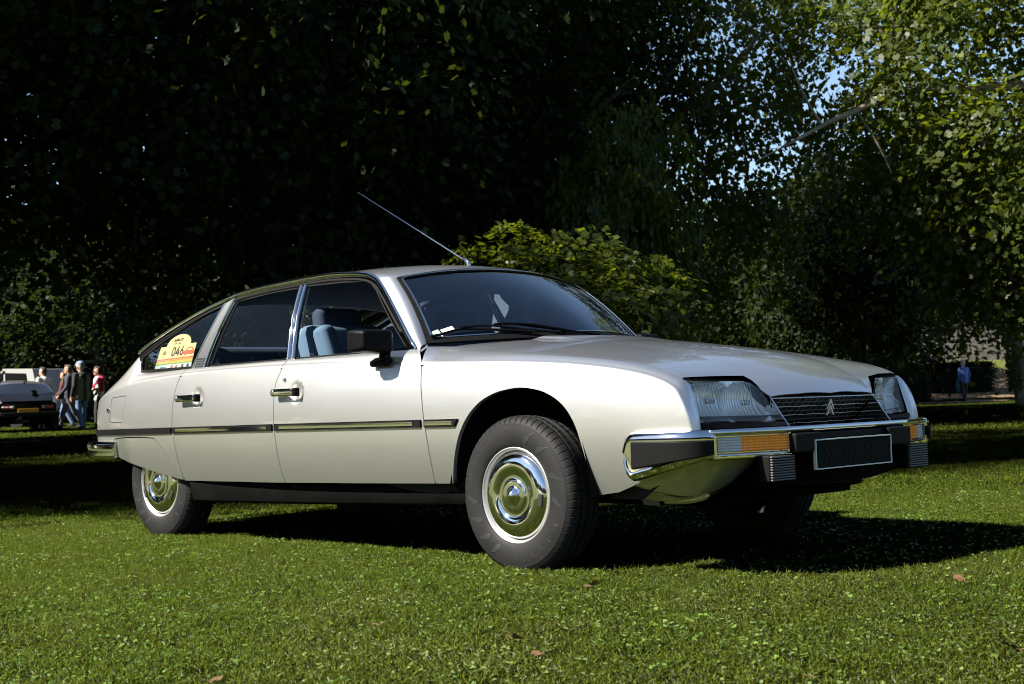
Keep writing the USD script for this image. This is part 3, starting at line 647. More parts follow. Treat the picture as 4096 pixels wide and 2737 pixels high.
    for pts, blade in WIPERS:
        Wi = sub('wiper', T)
        obj('arm', MB().tm(tube(spl(pts, 16), .0055, 6), 60), plastic, Wi); obj('blade', MB().tm(tube(spl(blade, 16), .0065, 6), 60), plastic, Wi)
    # --- interior
    I_ = sub('interior', T)
    obj('dashboard', MB().tm(rbox((.34, 1.36, .16), .04, (-.66, 0, .845)), 40).tm(rbox((.24, .50, .07), .03, (-.72, .36, .935)), 40), dash_m, I_)
    th = np.linspace(0, 2 * np.pi, 40); q = tube(np.c_[-.98 + .06 * np.sin(th), .36 + .19 * np.cos(th), .90 + .18 * np.sin(th)], .013, 8, False)
    obj('steering_wheel', MB().tm(q, 60).tm(tube([(-.98, .36, .72), (-.98, .36, .90), (-.80, .36, .86)], .02, 8), 60), dash_m, I_)
    xs = np.linspace(-2.45, -.65, 20)
    mb = patch(np.stack([np.c_[xs, np.full(20, -.735), np.full(20, z)] for z in (.34, .6, .895)], 1), flip=True)
    obj('door_lining', mb, cloth_d, I_); obj('door_lining', mb.mirror(), cloth_d, I_)
    for y in (-.40, .40):
        S_ = sub('front_seat', T)
        obj('seat_cushion', MB().tm(rbox((.52, .52, .16), .05, (-1.30, y, .55)), 40), cloth, S_)
        obj('seat_backrest', MB().tm(rbox((.13, .50, .50), .05, (-1.60, y, .84), rot=(0, -.30, 0)), 40), cloth, S_)
        obj('bolster', MB().tm(rbox((.10, .10, .36), .035, (-1.47, y - .20, .90), rot=(0, -.30, .3)), 40).tm(rbox((.10, .10, .36), .035, (-1.47, y + .20, .90), rot=(0, -.30, -.3)), 40), cloth, S_)
        obj('headrest', MB().tm(rbox((.09, .28, .17), .04, (-1.68, y, 1.09), rot=(0, -.2, 0)), 40), cloth_d, S_)
        for k in range(4):
            obj('cloth_button', MB().tm(hullm([((-1.505 - .014 * k, y - .262, .80 + .045 * k), .008)], 10), 60), white_p, S_)
    RS = sub('rear_seat', T)
    obj('seat_cushion', MB().tm(rbox((.55, 1.3, .18), .06, (-2.25, 0, .58)), 40), cloth_d, RS)
    obj('seat_backrest', MB().tm(rbox((.16, 1.3, .46), .06, (-2.58, 0, .80), rot=(0, -.35, 0)), 40), cloth_d, RS)
    obj('parcel_shelf', MB().tm(rbox((.5, 1.3, .03), .01, (-2.9, 0, .89)), 40), cloth_d, I_)
    obj('rear_view_mirror', MB().tm(rbox((.02, .22, .06), .009, (-.985, 0, 1.235)), 40).tm(tube([(-.985, 0, 1.25), (-.955, 0, 1.30)], .006, 6), 60), dash_m, I_)
    return doors
lamp_chrome = usdkit.material(stage, LK + 'lamp_reflector', {
    'g': ('texture_coordinate', {}), 'w': ('wave_texture', {'bands_direction': 'y', 'scale': 24, 'detail': 0}), 'n': ('noise_texture', {'scale': 14, 'detail': 2}), 'a': ('math', {'math_type': 'add'}), 'b': ('bump', {'strength': .55, 'distance': .006}),
    'p': ('principled_bsdf', {'base_color': (.92, .93, .93), 'metallic': .5, 'roughness': .2})},
    [('g.object', 'w.vector'), ('g.object', 'n.vector'), ('w.fac', 'a.value1'), ('n.fac', 'a.value2'), ('a.value', 'b.height'), ('b.normal', 'p.normal')], surface='p.BSDF')
plate_m = mat('plate_black', (.003, .0035, .003), .8, specular_ior_level=.1)
plate_c = mat('plate_grey', (.005, .005, .005), .8, specular_ior_level=.1)

# ------------------------------------------------------------------ wheels
def build_wheel(parent, loc, side, slots, letters=True, dusty=False):
    """side -1: outer face towards -y"""
    Wh = UsdGeom.Xform.Define(stage, numbered(str(parent.GetPath()) + '/wheel')); Wh.AddTranslateOp().Set(Gf.Vec3d(*map(float, loc)))
    Wh = Wh.GetPrim(); mm = (lambda q: q) if side < 0 else (lambda q: q.mirror())
    half = [(.186, .070), (.190, .082), (.205, .090), (.232, .0955), (.262, .0945), (.281, .089), (.2835, .0895), (.286, .087), (.297, .081), (.306, .0725), (.3125, .060), (.3148, .048), (.3150, .0395), (.3085, .0385), (.3085, .0325), (.3155, .0315), (.3158, .018), (.3158, .0095), (.309, .0085), (.309, .0025), (.3158, .0015)]
    prof = half + [(r, -y) for r, y in half[::-1]]
    p = np.array(prof); NA = 720
    tread = (p[:, 0] > .295) & (p[:, 0] < .3159)
    def rad(gi, ki):
        i = np.round(gi / (2 * np.pi / NA)).astype(int); y = p[ki, 1]
        ph = i + np.round(60 * np.abs(y)).astype(int)
        sip = (ph % 12 < 1) & (np.abs(y) > .0335) & tread[ki]
        sip2 = ((ph + 3) % 12 < 1) & (np.abs(y) <= .0335) & (np.abs(y) > .01) & tread[ki]
        return np.where(sip, -.005, 0) + np.where(sip2, -.004, 0)
    obj('tyre', mm(lathe_mb(prof, NA, 50, rad)), tyre_m, Wh)
    o = .085
    rim = [(.150, -.03), (.176, -.022), (.179, -.010), (.183, -.002), (.188, .0005), (.1915, -.002), (.192, -.02), (.186, -.03)]
    obj('rim', mm(lathe_mb([(r, y + o) for r, y in rim], 96, 50)), wheelpaint, Wh)
    cap = [(0, .034), (.006, .0335), (.014, .030), (.026, .020), (.036, .0105), (.041, .0090), (.052, .0088), (.060, .0082), (.066, .0045), (.072, .0030), (.082, .0032), (.088, .0045), (.094, .0085), (.104, .0112), (.118, .0126), (.132, .0120), (.145, .0092), (.156, .0045), (.166, -.0035), (.172, -.0120), (.175, -.020), (.170, -.03)]
    cs = np.array(cap); tt = np.linspace(0, 1, len(cs)); f0 = PI(tt, cs[:, 0]); f1 = PI(tt, cs[:, 1]); t = np.linspace(0, 1, 90)
    obj('hubcap', mm(lathe_mb([(float(a), float(b) + o) for a, b in zip(f0(t), f1(t))], 96, 60)), chrome, Wh)
    for a in slots:
        a = math.radians(a); q = rbox((.034, .012, .050), .005, (0, 0, 0)); q.apply_transform(trimesh.transformations.rotation_matrix(-a, (0, 1, 0))); q.apply_translation((.143 * math.cos(a), -o - .0045, .143 * math.sin(a)))
        obj('hubcap_slot', mm(MB().tm(q, 40)), dark, Wh)
    back = [(.0, -.02), (.15, -.02), (.186, -.07), (.19, -.08)]
    obj('wheel_disc', mm(lathe_mb(back[::-1], 48, 40)), under, Wh)
    if letters:
        mb = MB()
        def word(txt, a0, a1, h, r):
            for k, ch in enumerate(txt):
                if ch == ' ': continue
                a = math.radians(a0 + (a1 - a0) * k / (len(txt) - 1))
                q = meshkit.text_mesh(ch, h, .0016); b = q.bounds; V = np.array(q.vertices); V[:, 0] -= (b[0, 0] + b[1, 0]) / 2
                rr = r + V[:, 1]; ang = a - V[:, 0] / r
                yy2 = np.interp(rr, [.205, .232, .262, .281], [.090, .0955, .0945, .089]) + V[:, 2] * .6
                q = trimesh.Trimesh(np.stack([rr * np.cos(ang), -yy2, rr * np.sin(ang)], 1), q.faces); mb.tm(q, False)
        word('MECOTRA 3', 164, 96, .026, .238); word('MAXXIS', -28, -90, .030, .236)
        obj('tyre_lettering', mm(mb), tyre_l, Wh)
        for k, a in enumerate((72, 52, 22, -2, 188, 208, 228, 246)):
            c = []
            for u in np.linspace(0, 1, 9):
                c.append((math.radians(a - 9 * u ** 1.5), .212 + .066 * u, .012 * math.sin(np.pi * min(1, .12 + u)) + .001))
            L = [((q + ww / r_), r_) for q, r_, ww in c] + [((q - ww / r_), r_) for q, r_, ww in c[::-1]]
            pg = Polygon(L).buffer(0)
            f = lambda A, R_: np.stack([R_ * np.cos(A), -(np.interp(R_, [.205, .232, .262, .281], [.090, .0955, .0945, .089]) + .0012), R_ * np.sin(A)], -1)
            obj('sidewall_flash', mm(panel(f, pg, h=(.03, .01), flange=.002, flip=True)), tyre_l, Wh)
    return Wh

car = thing('silver_saloon_car', 'large silver fastback saloon on the grass with number 046 in its window', 'car')
doors = build_car(car)
build_wheel(car, (0, -.745, .306), -1, (-6,)); build_wheel(car, (0, .745, .306), 1, (180,), False)
build_wheel(car, (-2.845, -.665, .306), -1, (-28, 205)); build_wheel(car, (-2.845, .665, .306), 1, (180,), False)
# ------------------------------------------------------------------ lawn
rng = np.random.default_rng(7)
F2 = np.array([math.cos(YAW), math.sin(YAW)]); R2 = np.array([math.sin(YAW), -math.cos(YAW)])
def sl(x, y): 
    d = np.stack([np.asarray(x) - CAM[0], np.asarray(y) - CAM[1]], -1); return d @ F2, d @ R2
def ground_z(x, y):
    s, r = sl(x, y)
    left = np.clip((6 - r) / 16, 0, 1)
    z = .0115 * np.clip(s - 14, 0, 40) * left
    bank = np.clip((s - 56) / 30, 0, 1); bank = bank * bank * (3 - 2 * bank) * np.clip((r - 4) / 12, 0, 1) * 2.6
    lump = (meshkit.fbm(np.stack([np.asarray(x) * .35, np.asarray(y) * .35, np.zeros_like(np.asarray(x, float))], -1), 2, 3) - .5) * .05 * np.clip((s - 9) / 4, 0, 1)
    return z + bank + lump
def at(px, s, z=None):
    """the place on the lawn a given sideways angle and distance away"""
    r = (px - 1173.5) / 3272. * s; p = CAM[:2] + F2 * s + R2 * r
    return np.array([p[0], p[1], float(ground_z(p[0], p[1])) if z is None else z])
gs = np.concatenate([np.arange(-60, 0, 6.), np.arange(0, 40, .8), np.arange(40, 100, 2.), np.arange(100, 700, 60.)]); gr = np.concatenate([np.arange(-700, -60, 60.), np.arange(-60, -20, 3.), np.arange(-20, 30, .8), np.arange(30, 60, 3.), np.arange(60, 701, 60.)])
S_, R_ = np.meshgrid(gs, gr, indexing='ij'); X_ = CAM[0] + F2[0] * S_ + R2[0] * R_; Y_ = CAM[1] + F2[1] * S_ + R2[1] * R_
GP = np.stack([X_, Y_, ground_z(X_, Y_)], -1)
soil = usdkit.material(stage, LK + 'lawn_soil', {
    'g': ('geometry', {}), 'n': ('noise_texture', {'scale': .9, 'detail': 6}), 'n2': ('noise_texture', {'scale': 55, 'detail': 3}),
    'r': ('rgb_ramp', {'ramp': [(.35, (.09, .11, .025)), (.55, (.11, .125, .032)), (.72, (.15, .135, .07))]}), 'r2': ('rgb_ramp', {'ramp': [(.3, (.45, .45, .45)), (.7, (1.1, 1.1, 1.0))]}),
    'm': ('mix_color', {'blend_type': 'multiply', 'fac': 1.0}), 'b': ('bump', {'strength': .9, 'distance': .03}), 'p': ('principled_bsdf', {'roughness': .95, 'specular_ior_level': .1})},
    [('g.position', 'n.vector'), ('g.position', 'n2.vector'), ('n.fac', 'r.fac'), ('n2.fac', 'r2.fac'), ('r.color', 'm.a'), ('r2.color', 'm.b'), ('m.result', 'p.base_color'), ('n2.fac', 'b.height'), ('b.normal', 'p.normal')], surface='p.BSDF')
obj('lawn', patch(GP, flip=False) if np.cross(GP[1, 0] - GP[0, 0], GP[0, 1] - GP[0, 0])[2] > 0 else patch(GP, flip=True), soil, kind='structure')

def leafy(name, stops, tr, rough=.5, trw=.35, spec=.3):
    return usdkit.material(stage, LK + name, {
        'g': ('geometry', {}), 'r': ('rgb_ramp', {'ramp': stops}), 'p': ('principled_bsdf', {'roughness': rough, 'specular_ior_level': spec}),
        't': ('translucent_bsdf', {'color': tr}), 'm': ('mix_closure', {'fac': trw})},
        [('g.random_per_island', 'r.fac'), ('r.color', 'p.base_color'), ('p.BSDF', 'm.closure1'), ('t.BSDF', 'm.closure2')], surface='m.closure')
def turf_mat(name, stops, tr, trw):
    return usdkit.material(stage, LK + name, {
        'g': ('geometry', {}), 'r': ('rgb_ramp', {'ramp': stops}), 'n': ('noise_texture', {'scale': 1.1, 'detail': 4}), 'n2': ('noise_texture', {'scale': 7.0, 'detail': 2}),
        'r1': ('rgb_ramp', {'ramp': [(.36, (.82, .98, .75)), (.52, (1, 1, 1)), (.64, (1.34, 1.08, 1.5))]}), 'r2': ('rgb_ramp', {'ramp': [(.35, (.80, .80, .80)), (.65, (1.15, 1.15, 1.1))]}),
        'm': ('mix_color', {'blend_type': 'multiply', 'fac': 1.0, 'use_clamp_result': False}), 'm2': ('mix_color', {'blend_type': 'multiply', 'fac': 1.0}),
        'p': ('principled_bsdf', {'roughness': .45, 'specular_ior_level': .2}), 't': ('translucent_bsdf', {'color': tr}), 'mc': ('mix_closure', {'fac': trw})},
        [('g.random_per_island', 'r.fac'), ('g.position', 'n.vector'), ('g.position', 'n2.vector'), ('n.fac', 'r1.fac'), ('n2.fac', 'r2.fac'), ('r.color', 'm.a'), ('r1.color', 'm.b'), ('m.result', 'm2.a'), ('r2.color', 'm2.b'), ('m2.result', 'p.base_color'), ('p.BSDF', 'mc.closure1'), ('t.BSDF', 'mc.closure2')], surface='mc.closure')
grass_m = turf_mat('grass_blades', [(0, (.118, .172, .032)), (.35, (.182, .238, .045)), (.7, (.235, .278, .064)), (.86, (.30, .31, .10)), (.93, (.38, .35, .18)), (1, (.48, .43, .27))], (.23, .295, .033), .3)
clover_m = turf_mat('clover_leaves', [(0, (.10, .165, .034)), (1, (.18, .25, .06))], (.18, .26, .03), .3)

def blades(n, half, hmin, hmax, wd, seed, ht=.022):
    """short mown blades leaning every way, mostly low, their tips about ht above the soil"""
    r = np.random.default_rng(seed)
    x, y = r.uniform(-half, half, (2, n)); L = r.uniform(hmin, hmax, n); el = np.radians(np.clip(r.normal(24, 20, n), 2, 80)); a = r.uniform(0, 2 * np.pi, n); wdt = wd * r.uniform(.6, 1.35, n)
    d = np.stack([np.cos(a), np.sin(a), 0 * a], 1); s = np.stack([-np.sin(a), np.cos(a), r.normal(0, .35, n)], 1); up = np.array([0, 0, 1.])
    z0 = r.uniform(0, ht * .75, n) - .003; b = np.stack([x, y, z0], 1)
    e2 = el - np.radians(r.uniform(5, 35, n)); mid = b + L[:, None] * .5 * (d * np.cos(el)[:, None] + up * np.sin(el)[:, None]); tip = mid + L[:, None] * .5 * (d * np.cos(e2)[:, None] + up * np.sin(e2)[:, None])
    V = np.stack([b - s * wdt[:, None] / 2, b + s * wdt[:, None] / 2, mid - s * wdt[:, None] * .45, mid + s * wdt[:, None] * .45, tip], 1)
    F = np.array([[0, 1, 3], [0, 3, 2], [2, 3, 4]])
    n1 = np.cross(s, mid - b); n1 /= np.linalg.norm(n1, axis=1, keepdims=True); n1 *= np.sign(n1[:, 2:] + 1e-9); n1 = n1 + up * .8; n1 /= np.linalg.norm(n1, axis=1, keepdims=True)
    return V.reshape(-1, 3), (F[None] + 5 * np.arange(n)[:, None, None]).reshape(-1, 3), np.repeat(n1, 5, 0)
def clovers(n, half, seed):
    r = np.random.default_rng(seed); t = np.arange(6) * np.pi / 3; mb = MB()
    for k in range(n):
        c = np.array([*r.uniform(-half, half, 2), r.uniform(.010, .024)]); rad = r.uniform(.003, .0062); nn = np.array([*r.normal(0, .35, 2), 1]); nn /= np.linalg.norm(nn); a = np.cross(nn, [1, 0, 0]); a /= np.linalg.norm(a); b = np.cross(nn, a)
        for q in range(3 if rad < .005 else 1):
            cc = c + (a * math.cos(q * 2.1) + b * math.sin(q * 2.1)) * rad * .95 * (rad < .005)
            P = np.vstack([cc, cc + rad * (np.cos(t)[:, None] * a + np.sin(t)[:, None] * b)])
            mb.add(P, [[0, i + 1, (i + 1) % 6 + 1] for i in range(6)], np.tile(nn, (7, 1)))
    return mb
turf = UsdGeom.PointInstancer.Define(stage, '/World/grass'); cd(turf.GetPrim(), label='short mown green grass with clover covering the lawn', category='grass', kind='stuff')
protos = []
def proto(name, parts):
    x = UsdGeom.Xform.Define(stage, '/World/grass/' + name)
    for nm, mb, m in parts: obj(nm, mb, m, x.GetPrim())
    protos.append(x.GetPath()); return len(protos) - 1
NV = 5
for k in range(NV): proto('near_turf_%d' % k, [('blades', MB().add(*blades(8200, .26, .012, .034, .0027, 10 + k)), grass_m), ('clover', clovers(60 + 50 * (k % 3), .26, 40 + k), clover_m)])
for k in range(3): proto('mid_turf_%d' % k, [('blades', MB().add(*blades(7000, .55, .022, .05, .0065, 60 + k, .022)), grass_m)])
for k in range(2): proto('far_turf_%d' % k, [('blades', MB().add(*blades(8000, 1.6, .04, .08, .016, 80 + k, .03)), grass_m)])
pos, ids, rot, scl = [], [], [], []
def scatter(s0, s1, step, pid, sc, lim=.46, extra=1.0):
    for s in np.arange(s0, s1, step):
        for r in np.arange(-lim * s - extra, lim * s + extra, step):
            q = CAM[:2] + F2 * (s + rng.uniform(-.3, .3) * step) + R2 * (r + rng.uniform(-.3, .3) * step)
            pos.append((q[0], q[1], float(ground_z(q[0], q[1])))); ids.append(int(rng.choice(pid))); rot.append(rng.uniform(0, 2 * np.pi)); scl.append((1, 1, sc * (.55 + .9 * float(meshkit.fbm(np.array([q[0] * .8, q[1] * .8, .5]), 3, 5)))))
scatter(2.6, 9.5, .36, range(NV), 1.); scatter(9.5, 21, .75, range(NV, NV + 3), 1.1); scatter(21, 62, 2.3, (NV + 3, NV + 4), 1.1)
turf.CreatePrototypesRel().SetTargets(protos)
turf.CreateProtoIndicesAttr(Vt.IntArray(ids)); turf.CreatePositionsAttr(Vt.Vec3fArray([Gf.Vec3f(*map(float, p)) for p in pos]))
turf.CreateOrientationsAttr(Vt.QuathArray([Gf.Quath(math.cos(a / 2), 0, 0, math.sin(a / 2)) for a in rot])); turf.CreateScalesAttr(Vt.Vec3fArray([Gf.Vec3f(*map(float, s)) for s in scl]))
# dirt path along the foot of the bank at the right
pa = np.array([at(px, s) for px, s in ((1700, 50), (2000, 54), (2200, 57), (2380, 60), (2600, 64))]); pb = np.array([at(px, s) for px, s in ((1700, 57), (2000, 62), (2200, 69), (2380, 76), (2600, 86))])
A_, B_ = spl(pa, 40), spl(pb, 40); PP = np.stack([A_ * (1 - t) + B_ * t for t in np.linspace(0, 1, 16)], 1); PP[..., 2] = ground_z(PP[..., 0], PP[..., 1]) + .03
pm = patch(PP); pm = pm if pm.arr()[2][:, 2].mean() > 0 else patch(PP, flip=True)
obj('path', pm, mat('dirt_path', (.20, .12, .06), .95, var=(4, (.11, .075, .04)), bump=(20, .6, .03)), kind='structure')

# ------------------------------------------------------------------ trees
LEAF = np.array([(0, .45)] + [(rr * math.sin(a), .5 - rr * math.cos(a)) for a, rr in ((0, .45), (1.0, .50), (1.55, .24), (2.1, .55), (math.pi, .62), (-2.1, .55), (-1.55, .24), (-1.0, .50))])
def leaves(C, U, Nn, size, simple=False, curl=.12):
    """C centres, U stem directions, Nn normals, size"""
    if simple: T = np.array([(0, 0), (.33, .5), (0, 1.05), (-.33, .5)]); F = np.array([[0, 1, 2], [0, 2, 3]])
    else: T = LEAF; k = len(T) - 1; F = np.array([[0, i + 1, (i + 1) % k + 1] for i in range(k)])
    S = np.cross(U, Nn); S /= np.linalg.norm(S, axis=1, keepdims=True) + 1e-9; Nn = np.cross(S, U)
    V = C[:, None] + size[:, None, None] * (T[None, :, :1] * S[:, None] + (T[None, :, 1:] - .5) * U[:, None] - curl * (np.abs(T[None, :, :1]) * 1.2 + (T[None, :, 1:] - .5) ** 2) * Nn[:, None])
    n = len(T)
    return V.reshape(-1, 3), (F[None] + n * np.arange(len(C))[:, None, None]).reshape(-1, 3), np.repeat(Nn, n, 0)
def leaf_cloud(seed, nclump, per, rad, size, spread=(.75, .75, .35), shell=.45, droop=.5, lump=(.72, .55)):
    """clumps of leaves through an ellipsoid of radii rad centred at the origin, more of them near its outside, with gaps"""
    r = np.random.default_rng(seed); out = []
    while len(out) < nclump:
        p = r.normal(0, 1, (nclump, 3)); p /= np.linalg.norm(p, axis=1, keepdims=True); p *= (shell + (1 - shell) * r.uniform(0, 1, (nclump, 1)) ** .6)
        f = meshkit.fbm(p * 2.1 + seed, 3, seed); b = meshkit.fbm(p * 1.1 + 9, 2, seed + 3)
        out += list(((p * (lump[0] + lump[1] * b[:, None]))[f > .43]) * rad)
    c = np.array(out[:nclump]); cs = r.uniform(.55, 1.35, nclump)
    co = c / rad; co /= np.linalg.norm(co, axis=1, keepdims=True) + 1e-6
    nc = co * .55 + np.array([0, 0, .6]) + r.normal(0, .42, (nclump, 3)); nc /= np.linalg.norm(nc, axis=1, keepdims=True)
    ac = np.cross(nc, r.normal(0, 1, (nclump, 3))); ac /= np.linalg.norm(ac, axis=1, keepdims=True); bc = np.cross(nc, ac)
    q = r.normal(0, 1, (nclump, per, 3)) * np.array(spread) * cs[:, None, None]
    C = (c[:, None] + q[..., :1] * ac[:, None] + q[..., 1:2] * bc[:, None] + q[..., 2:] * nc[:, None] - np.array([0, 0, .35]) * ((q[..., :2] ** 2).sum(-1, keepdims=True) / (spread[0] * 1.5))).reshape(-1, 3)
    n = len(C)
    N = np.repeat(nc, per, 0) + r.normal(0, .38, (n, 3)); N /= np.linalg.norm(N, axis=1, keepdims=True)
    U = q[..., :1] * ac[:, None] + q[..., 1:2] * bc[:, None]; U = U.reshape(-1, 3) / spread[0] + r.normal(0, .7, (n, 3)) - np.array([0, 0, droop * 1.2]); U -= N * np.sum(U * N, 1, keepdims=True); U /= np.linalg.norm(U, axis=1, keepdims=True) + 1e-9
    return C, U, N, size * r.uniform(.6, 1.25, n)
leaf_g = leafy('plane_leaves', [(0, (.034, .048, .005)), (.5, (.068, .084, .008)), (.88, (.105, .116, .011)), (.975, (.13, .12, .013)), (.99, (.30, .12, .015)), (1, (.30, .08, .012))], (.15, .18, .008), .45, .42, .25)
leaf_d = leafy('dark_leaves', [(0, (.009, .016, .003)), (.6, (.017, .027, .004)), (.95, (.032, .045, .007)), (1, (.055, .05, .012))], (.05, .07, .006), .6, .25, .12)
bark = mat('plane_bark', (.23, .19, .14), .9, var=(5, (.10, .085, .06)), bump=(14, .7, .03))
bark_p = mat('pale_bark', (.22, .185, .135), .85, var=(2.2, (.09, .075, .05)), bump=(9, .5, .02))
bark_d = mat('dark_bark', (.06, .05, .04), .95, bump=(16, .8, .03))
CLS = {}
def crown_class(name, m, *a, simple=False, **k):
    c = stage.CreateClassPrim('/World/' + name); q = leaves(*leaf_cloud(*a, **k), simple=simple)
    obj('leaves', MB().add(*q), m, c, kind='stuff'); CLS[name] = c
crown_class('crown_plane', leaf_g, 3, 1200, 72, np.array([5.5, 5.5, 5.5]), .128, spread=(.48, .48, .11))
crown_class('crown_plane_loose', leaf_g, 11, 640, 68, np.array([5.5, 5.5, 5.5]), .135, spread=(.50, .50, .12))
crown_class('crown_small', leaf_g, 17, 210, 105, np.array([5.5, 5.5, 5.5]), .44, spread=(1.0, 1.0, .30), lump=(.05, 1.85), shell=.15)
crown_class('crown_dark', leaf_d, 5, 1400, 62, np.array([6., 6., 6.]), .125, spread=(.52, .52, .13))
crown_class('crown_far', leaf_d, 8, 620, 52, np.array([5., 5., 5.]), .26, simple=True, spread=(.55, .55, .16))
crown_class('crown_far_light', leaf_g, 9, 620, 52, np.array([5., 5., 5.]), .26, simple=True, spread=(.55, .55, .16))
def limb(p0, p1, r0, r1, seed, sag=.0, n=9):
    r = np.random.default_rng(seed); t = np.linspace(0, 1, n)[:, None]; P = np.array(p0) * (1 - t) + np.array(p1) * t; L = np.linalg.norm(np.array(p1) - p0)
    P = P + np.cumsum(r.normal(0, .02 * L, (n, 3)), 0) * (t * (1.3 - t)) + np.array([0, 0, -sag]) * (t * (1 - t)) * 4
    return tube(P, np.linspace(r0, r1, n), 9)
def tree(name, label, loc, crown, cz, scale, rz, trunk_r=.28, bk=None, limbs=6, group=None, seed=0):
    t = thing(name, label, 'tree', loc, 0, group); bk = bk or bark
    c = UsdGeom.Xform.Define(stage, str(t.GetPath()) + '/crown'); c.AddTranslateOp().Set(Gf.Vec3d(0, 0, float(cz))); c.AddRotateZOp().Set(float(rz)); c.AddScaleOp().Set(Gf.Vec3f(*map(float, scale)))
    c.GetPrim().GetReferences().AddInternalReference(CLS[crown].GetPath()); c.GetPrim().SetInstanceable(True)
    r = np.random.default_rng(seed + 100); R0 = 5.5 * scale[0]; H = 5.5 * scale[2]
    obj('trunk', MB().tm(limb((0, 0, -.1), (r.normal(0, .3), r.normal(0, .3), cz + .25 * H), trunk_r, trunk_r * .45, seed, n=12), 60), bk, t)
    for k in range(limbs):
        a = k * 2.4 + r.uniform(0, 1); z0 = cz - H * r.uniform(.25, .7); e = r.uniform(.55, .9)
        z0 = max(z0, 1.0)
        obj('limb', MB().tm(limb((0, 0, z0), (R0 * e * math.cos(a), R0 * e * math.sin(a), cz + H * r.uniform(-.35, .5)), trunk_r * .5, .03, seed * 31 + k, sag=.3), 60), bk, t)
    return t
# trees of the photograph, from left to right, near to far
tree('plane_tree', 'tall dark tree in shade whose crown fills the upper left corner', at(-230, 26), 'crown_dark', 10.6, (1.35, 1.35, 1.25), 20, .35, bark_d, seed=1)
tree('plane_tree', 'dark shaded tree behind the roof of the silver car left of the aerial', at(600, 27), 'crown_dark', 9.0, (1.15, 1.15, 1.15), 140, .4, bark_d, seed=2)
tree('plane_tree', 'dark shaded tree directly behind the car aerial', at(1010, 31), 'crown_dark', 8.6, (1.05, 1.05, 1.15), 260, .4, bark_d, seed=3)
tree('plane_tree', 'half lit tree with sky gaps standing above the windscreen', at(1390, 34), 'crown_plane_loose', 8.1, (.93, .93, 1.25), 75, .35, bark_p, seed=4)
F = tree('plane_tree', 'sunlit plane tree with pale limbs filling the upper right corner', at(2500, 29), 'crown_plane', 8.0, (1.02, 1.02, 1.08), 30, .22, bark_p, seed=5)
tree('small_tree', 'low sunlit leafy tree behind the windscreen with leaves down to the bonnet', at(1310, 21), 'crown_small', 2.0, (.25, .25, .20), 200, .08, bark, 3, seed=6)
tree('small_tree', 'slim taller sunlit tree rising behind the low leafy tree over the bonnet', at(1430, 25), 'crown_small', 3.3, (.17, .17, .40), 20, .07, bark, 3, seed=9)
tree('small_tree', 'rounded sunlit tree behind the group of people', at(250, 50), 'crown_far', 3.4, (.78, .70, .60), 100, .2, bark, 4, seed=7)
# shade trees to the left of the view, towards the sun
for k, (x, y, cz, sc, zs) in enumerate(((-13.9, -8.2, 14.5, .95, 1.35), (-26.0, -4.0, 13, 1.05, 1.5), (-22, -12, 14, 1.0, 1.5))):
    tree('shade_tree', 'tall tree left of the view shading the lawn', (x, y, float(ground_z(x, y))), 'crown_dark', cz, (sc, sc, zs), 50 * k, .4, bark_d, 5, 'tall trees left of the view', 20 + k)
# far belt of trees closing the park
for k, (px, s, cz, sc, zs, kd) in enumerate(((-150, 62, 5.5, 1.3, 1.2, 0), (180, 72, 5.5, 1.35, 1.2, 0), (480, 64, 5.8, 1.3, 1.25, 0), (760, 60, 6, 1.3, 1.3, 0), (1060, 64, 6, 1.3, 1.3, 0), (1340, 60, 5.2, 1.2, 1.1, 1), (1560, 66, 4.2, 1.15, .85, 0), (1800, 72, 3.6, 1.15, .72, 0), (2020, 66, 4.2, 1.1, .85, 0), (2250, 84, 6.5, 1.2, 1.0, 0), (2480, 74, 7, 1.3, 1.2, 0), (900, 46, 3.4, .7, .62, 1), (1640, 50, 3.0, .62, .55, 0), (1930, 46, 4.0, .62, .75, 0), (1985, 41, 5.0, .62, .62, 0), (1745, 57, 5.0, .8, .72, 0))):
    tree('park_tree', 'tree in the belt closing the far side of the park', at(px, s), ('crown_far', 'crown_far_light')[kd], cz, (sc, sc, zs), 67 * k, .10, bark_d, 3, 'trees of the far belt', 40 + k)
# behind the camera: the far side of the park that the chrome and paint mirror
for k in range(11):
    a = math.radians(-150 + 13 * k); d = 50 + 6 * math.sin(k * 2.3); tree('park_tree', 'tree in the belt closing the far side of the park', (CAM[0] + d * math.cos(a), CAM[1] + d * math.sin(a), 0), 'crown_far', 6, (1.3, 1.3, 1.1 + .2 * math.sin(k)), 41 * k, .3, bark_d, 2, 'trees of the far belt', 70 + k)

fz = np.array([F.GetAttribute('xformOp:translate').Get()[k] for k in range(3)])
p_ = [at(px, s_, z) - fz for px, s_, z in ((1750, 26.4, 5.0), (1850, 26.4, 5.40), (1925, 26.5, 5.72), (1990, 26.8, 5.98), (2080, 27.2, 6.4), (2200, 28.3, 6.6), (2500, 29, 6.9))]
obj('limb', MB().tm(tube(spl(p_, 20), np.r_[np.linspace(.010, .035, 5), np.linspace(.04, .10, 15)], 10), 60), bark_p, F)

for j, (a_, b_, c_, d_) in enumerate((((1905, 26.5, 5.65), (1860, 26.3, 6.3), (1835, 26.3, 6.9), .03), ((1985, 26.8, 5.95), (2030, 26.6, 5.3), (2060, 26.5, 4.7), .03), ((2070, 27.1, 6.35), (2090, 26.9, 7.0), (2075, 26.8, 7.8), .04), ((2160, 27.8, 6.55), (2220, 27.4, 5.8), (2300, 27.2, 5.4), .04))):
    obj('limb', MB().tm(tube(spl([at(*q[:2], q[2]) - fz for q in (a_, b_, c_)], 12), np.linspace(d_, .008, 12), 8), 60), bark_p, F)
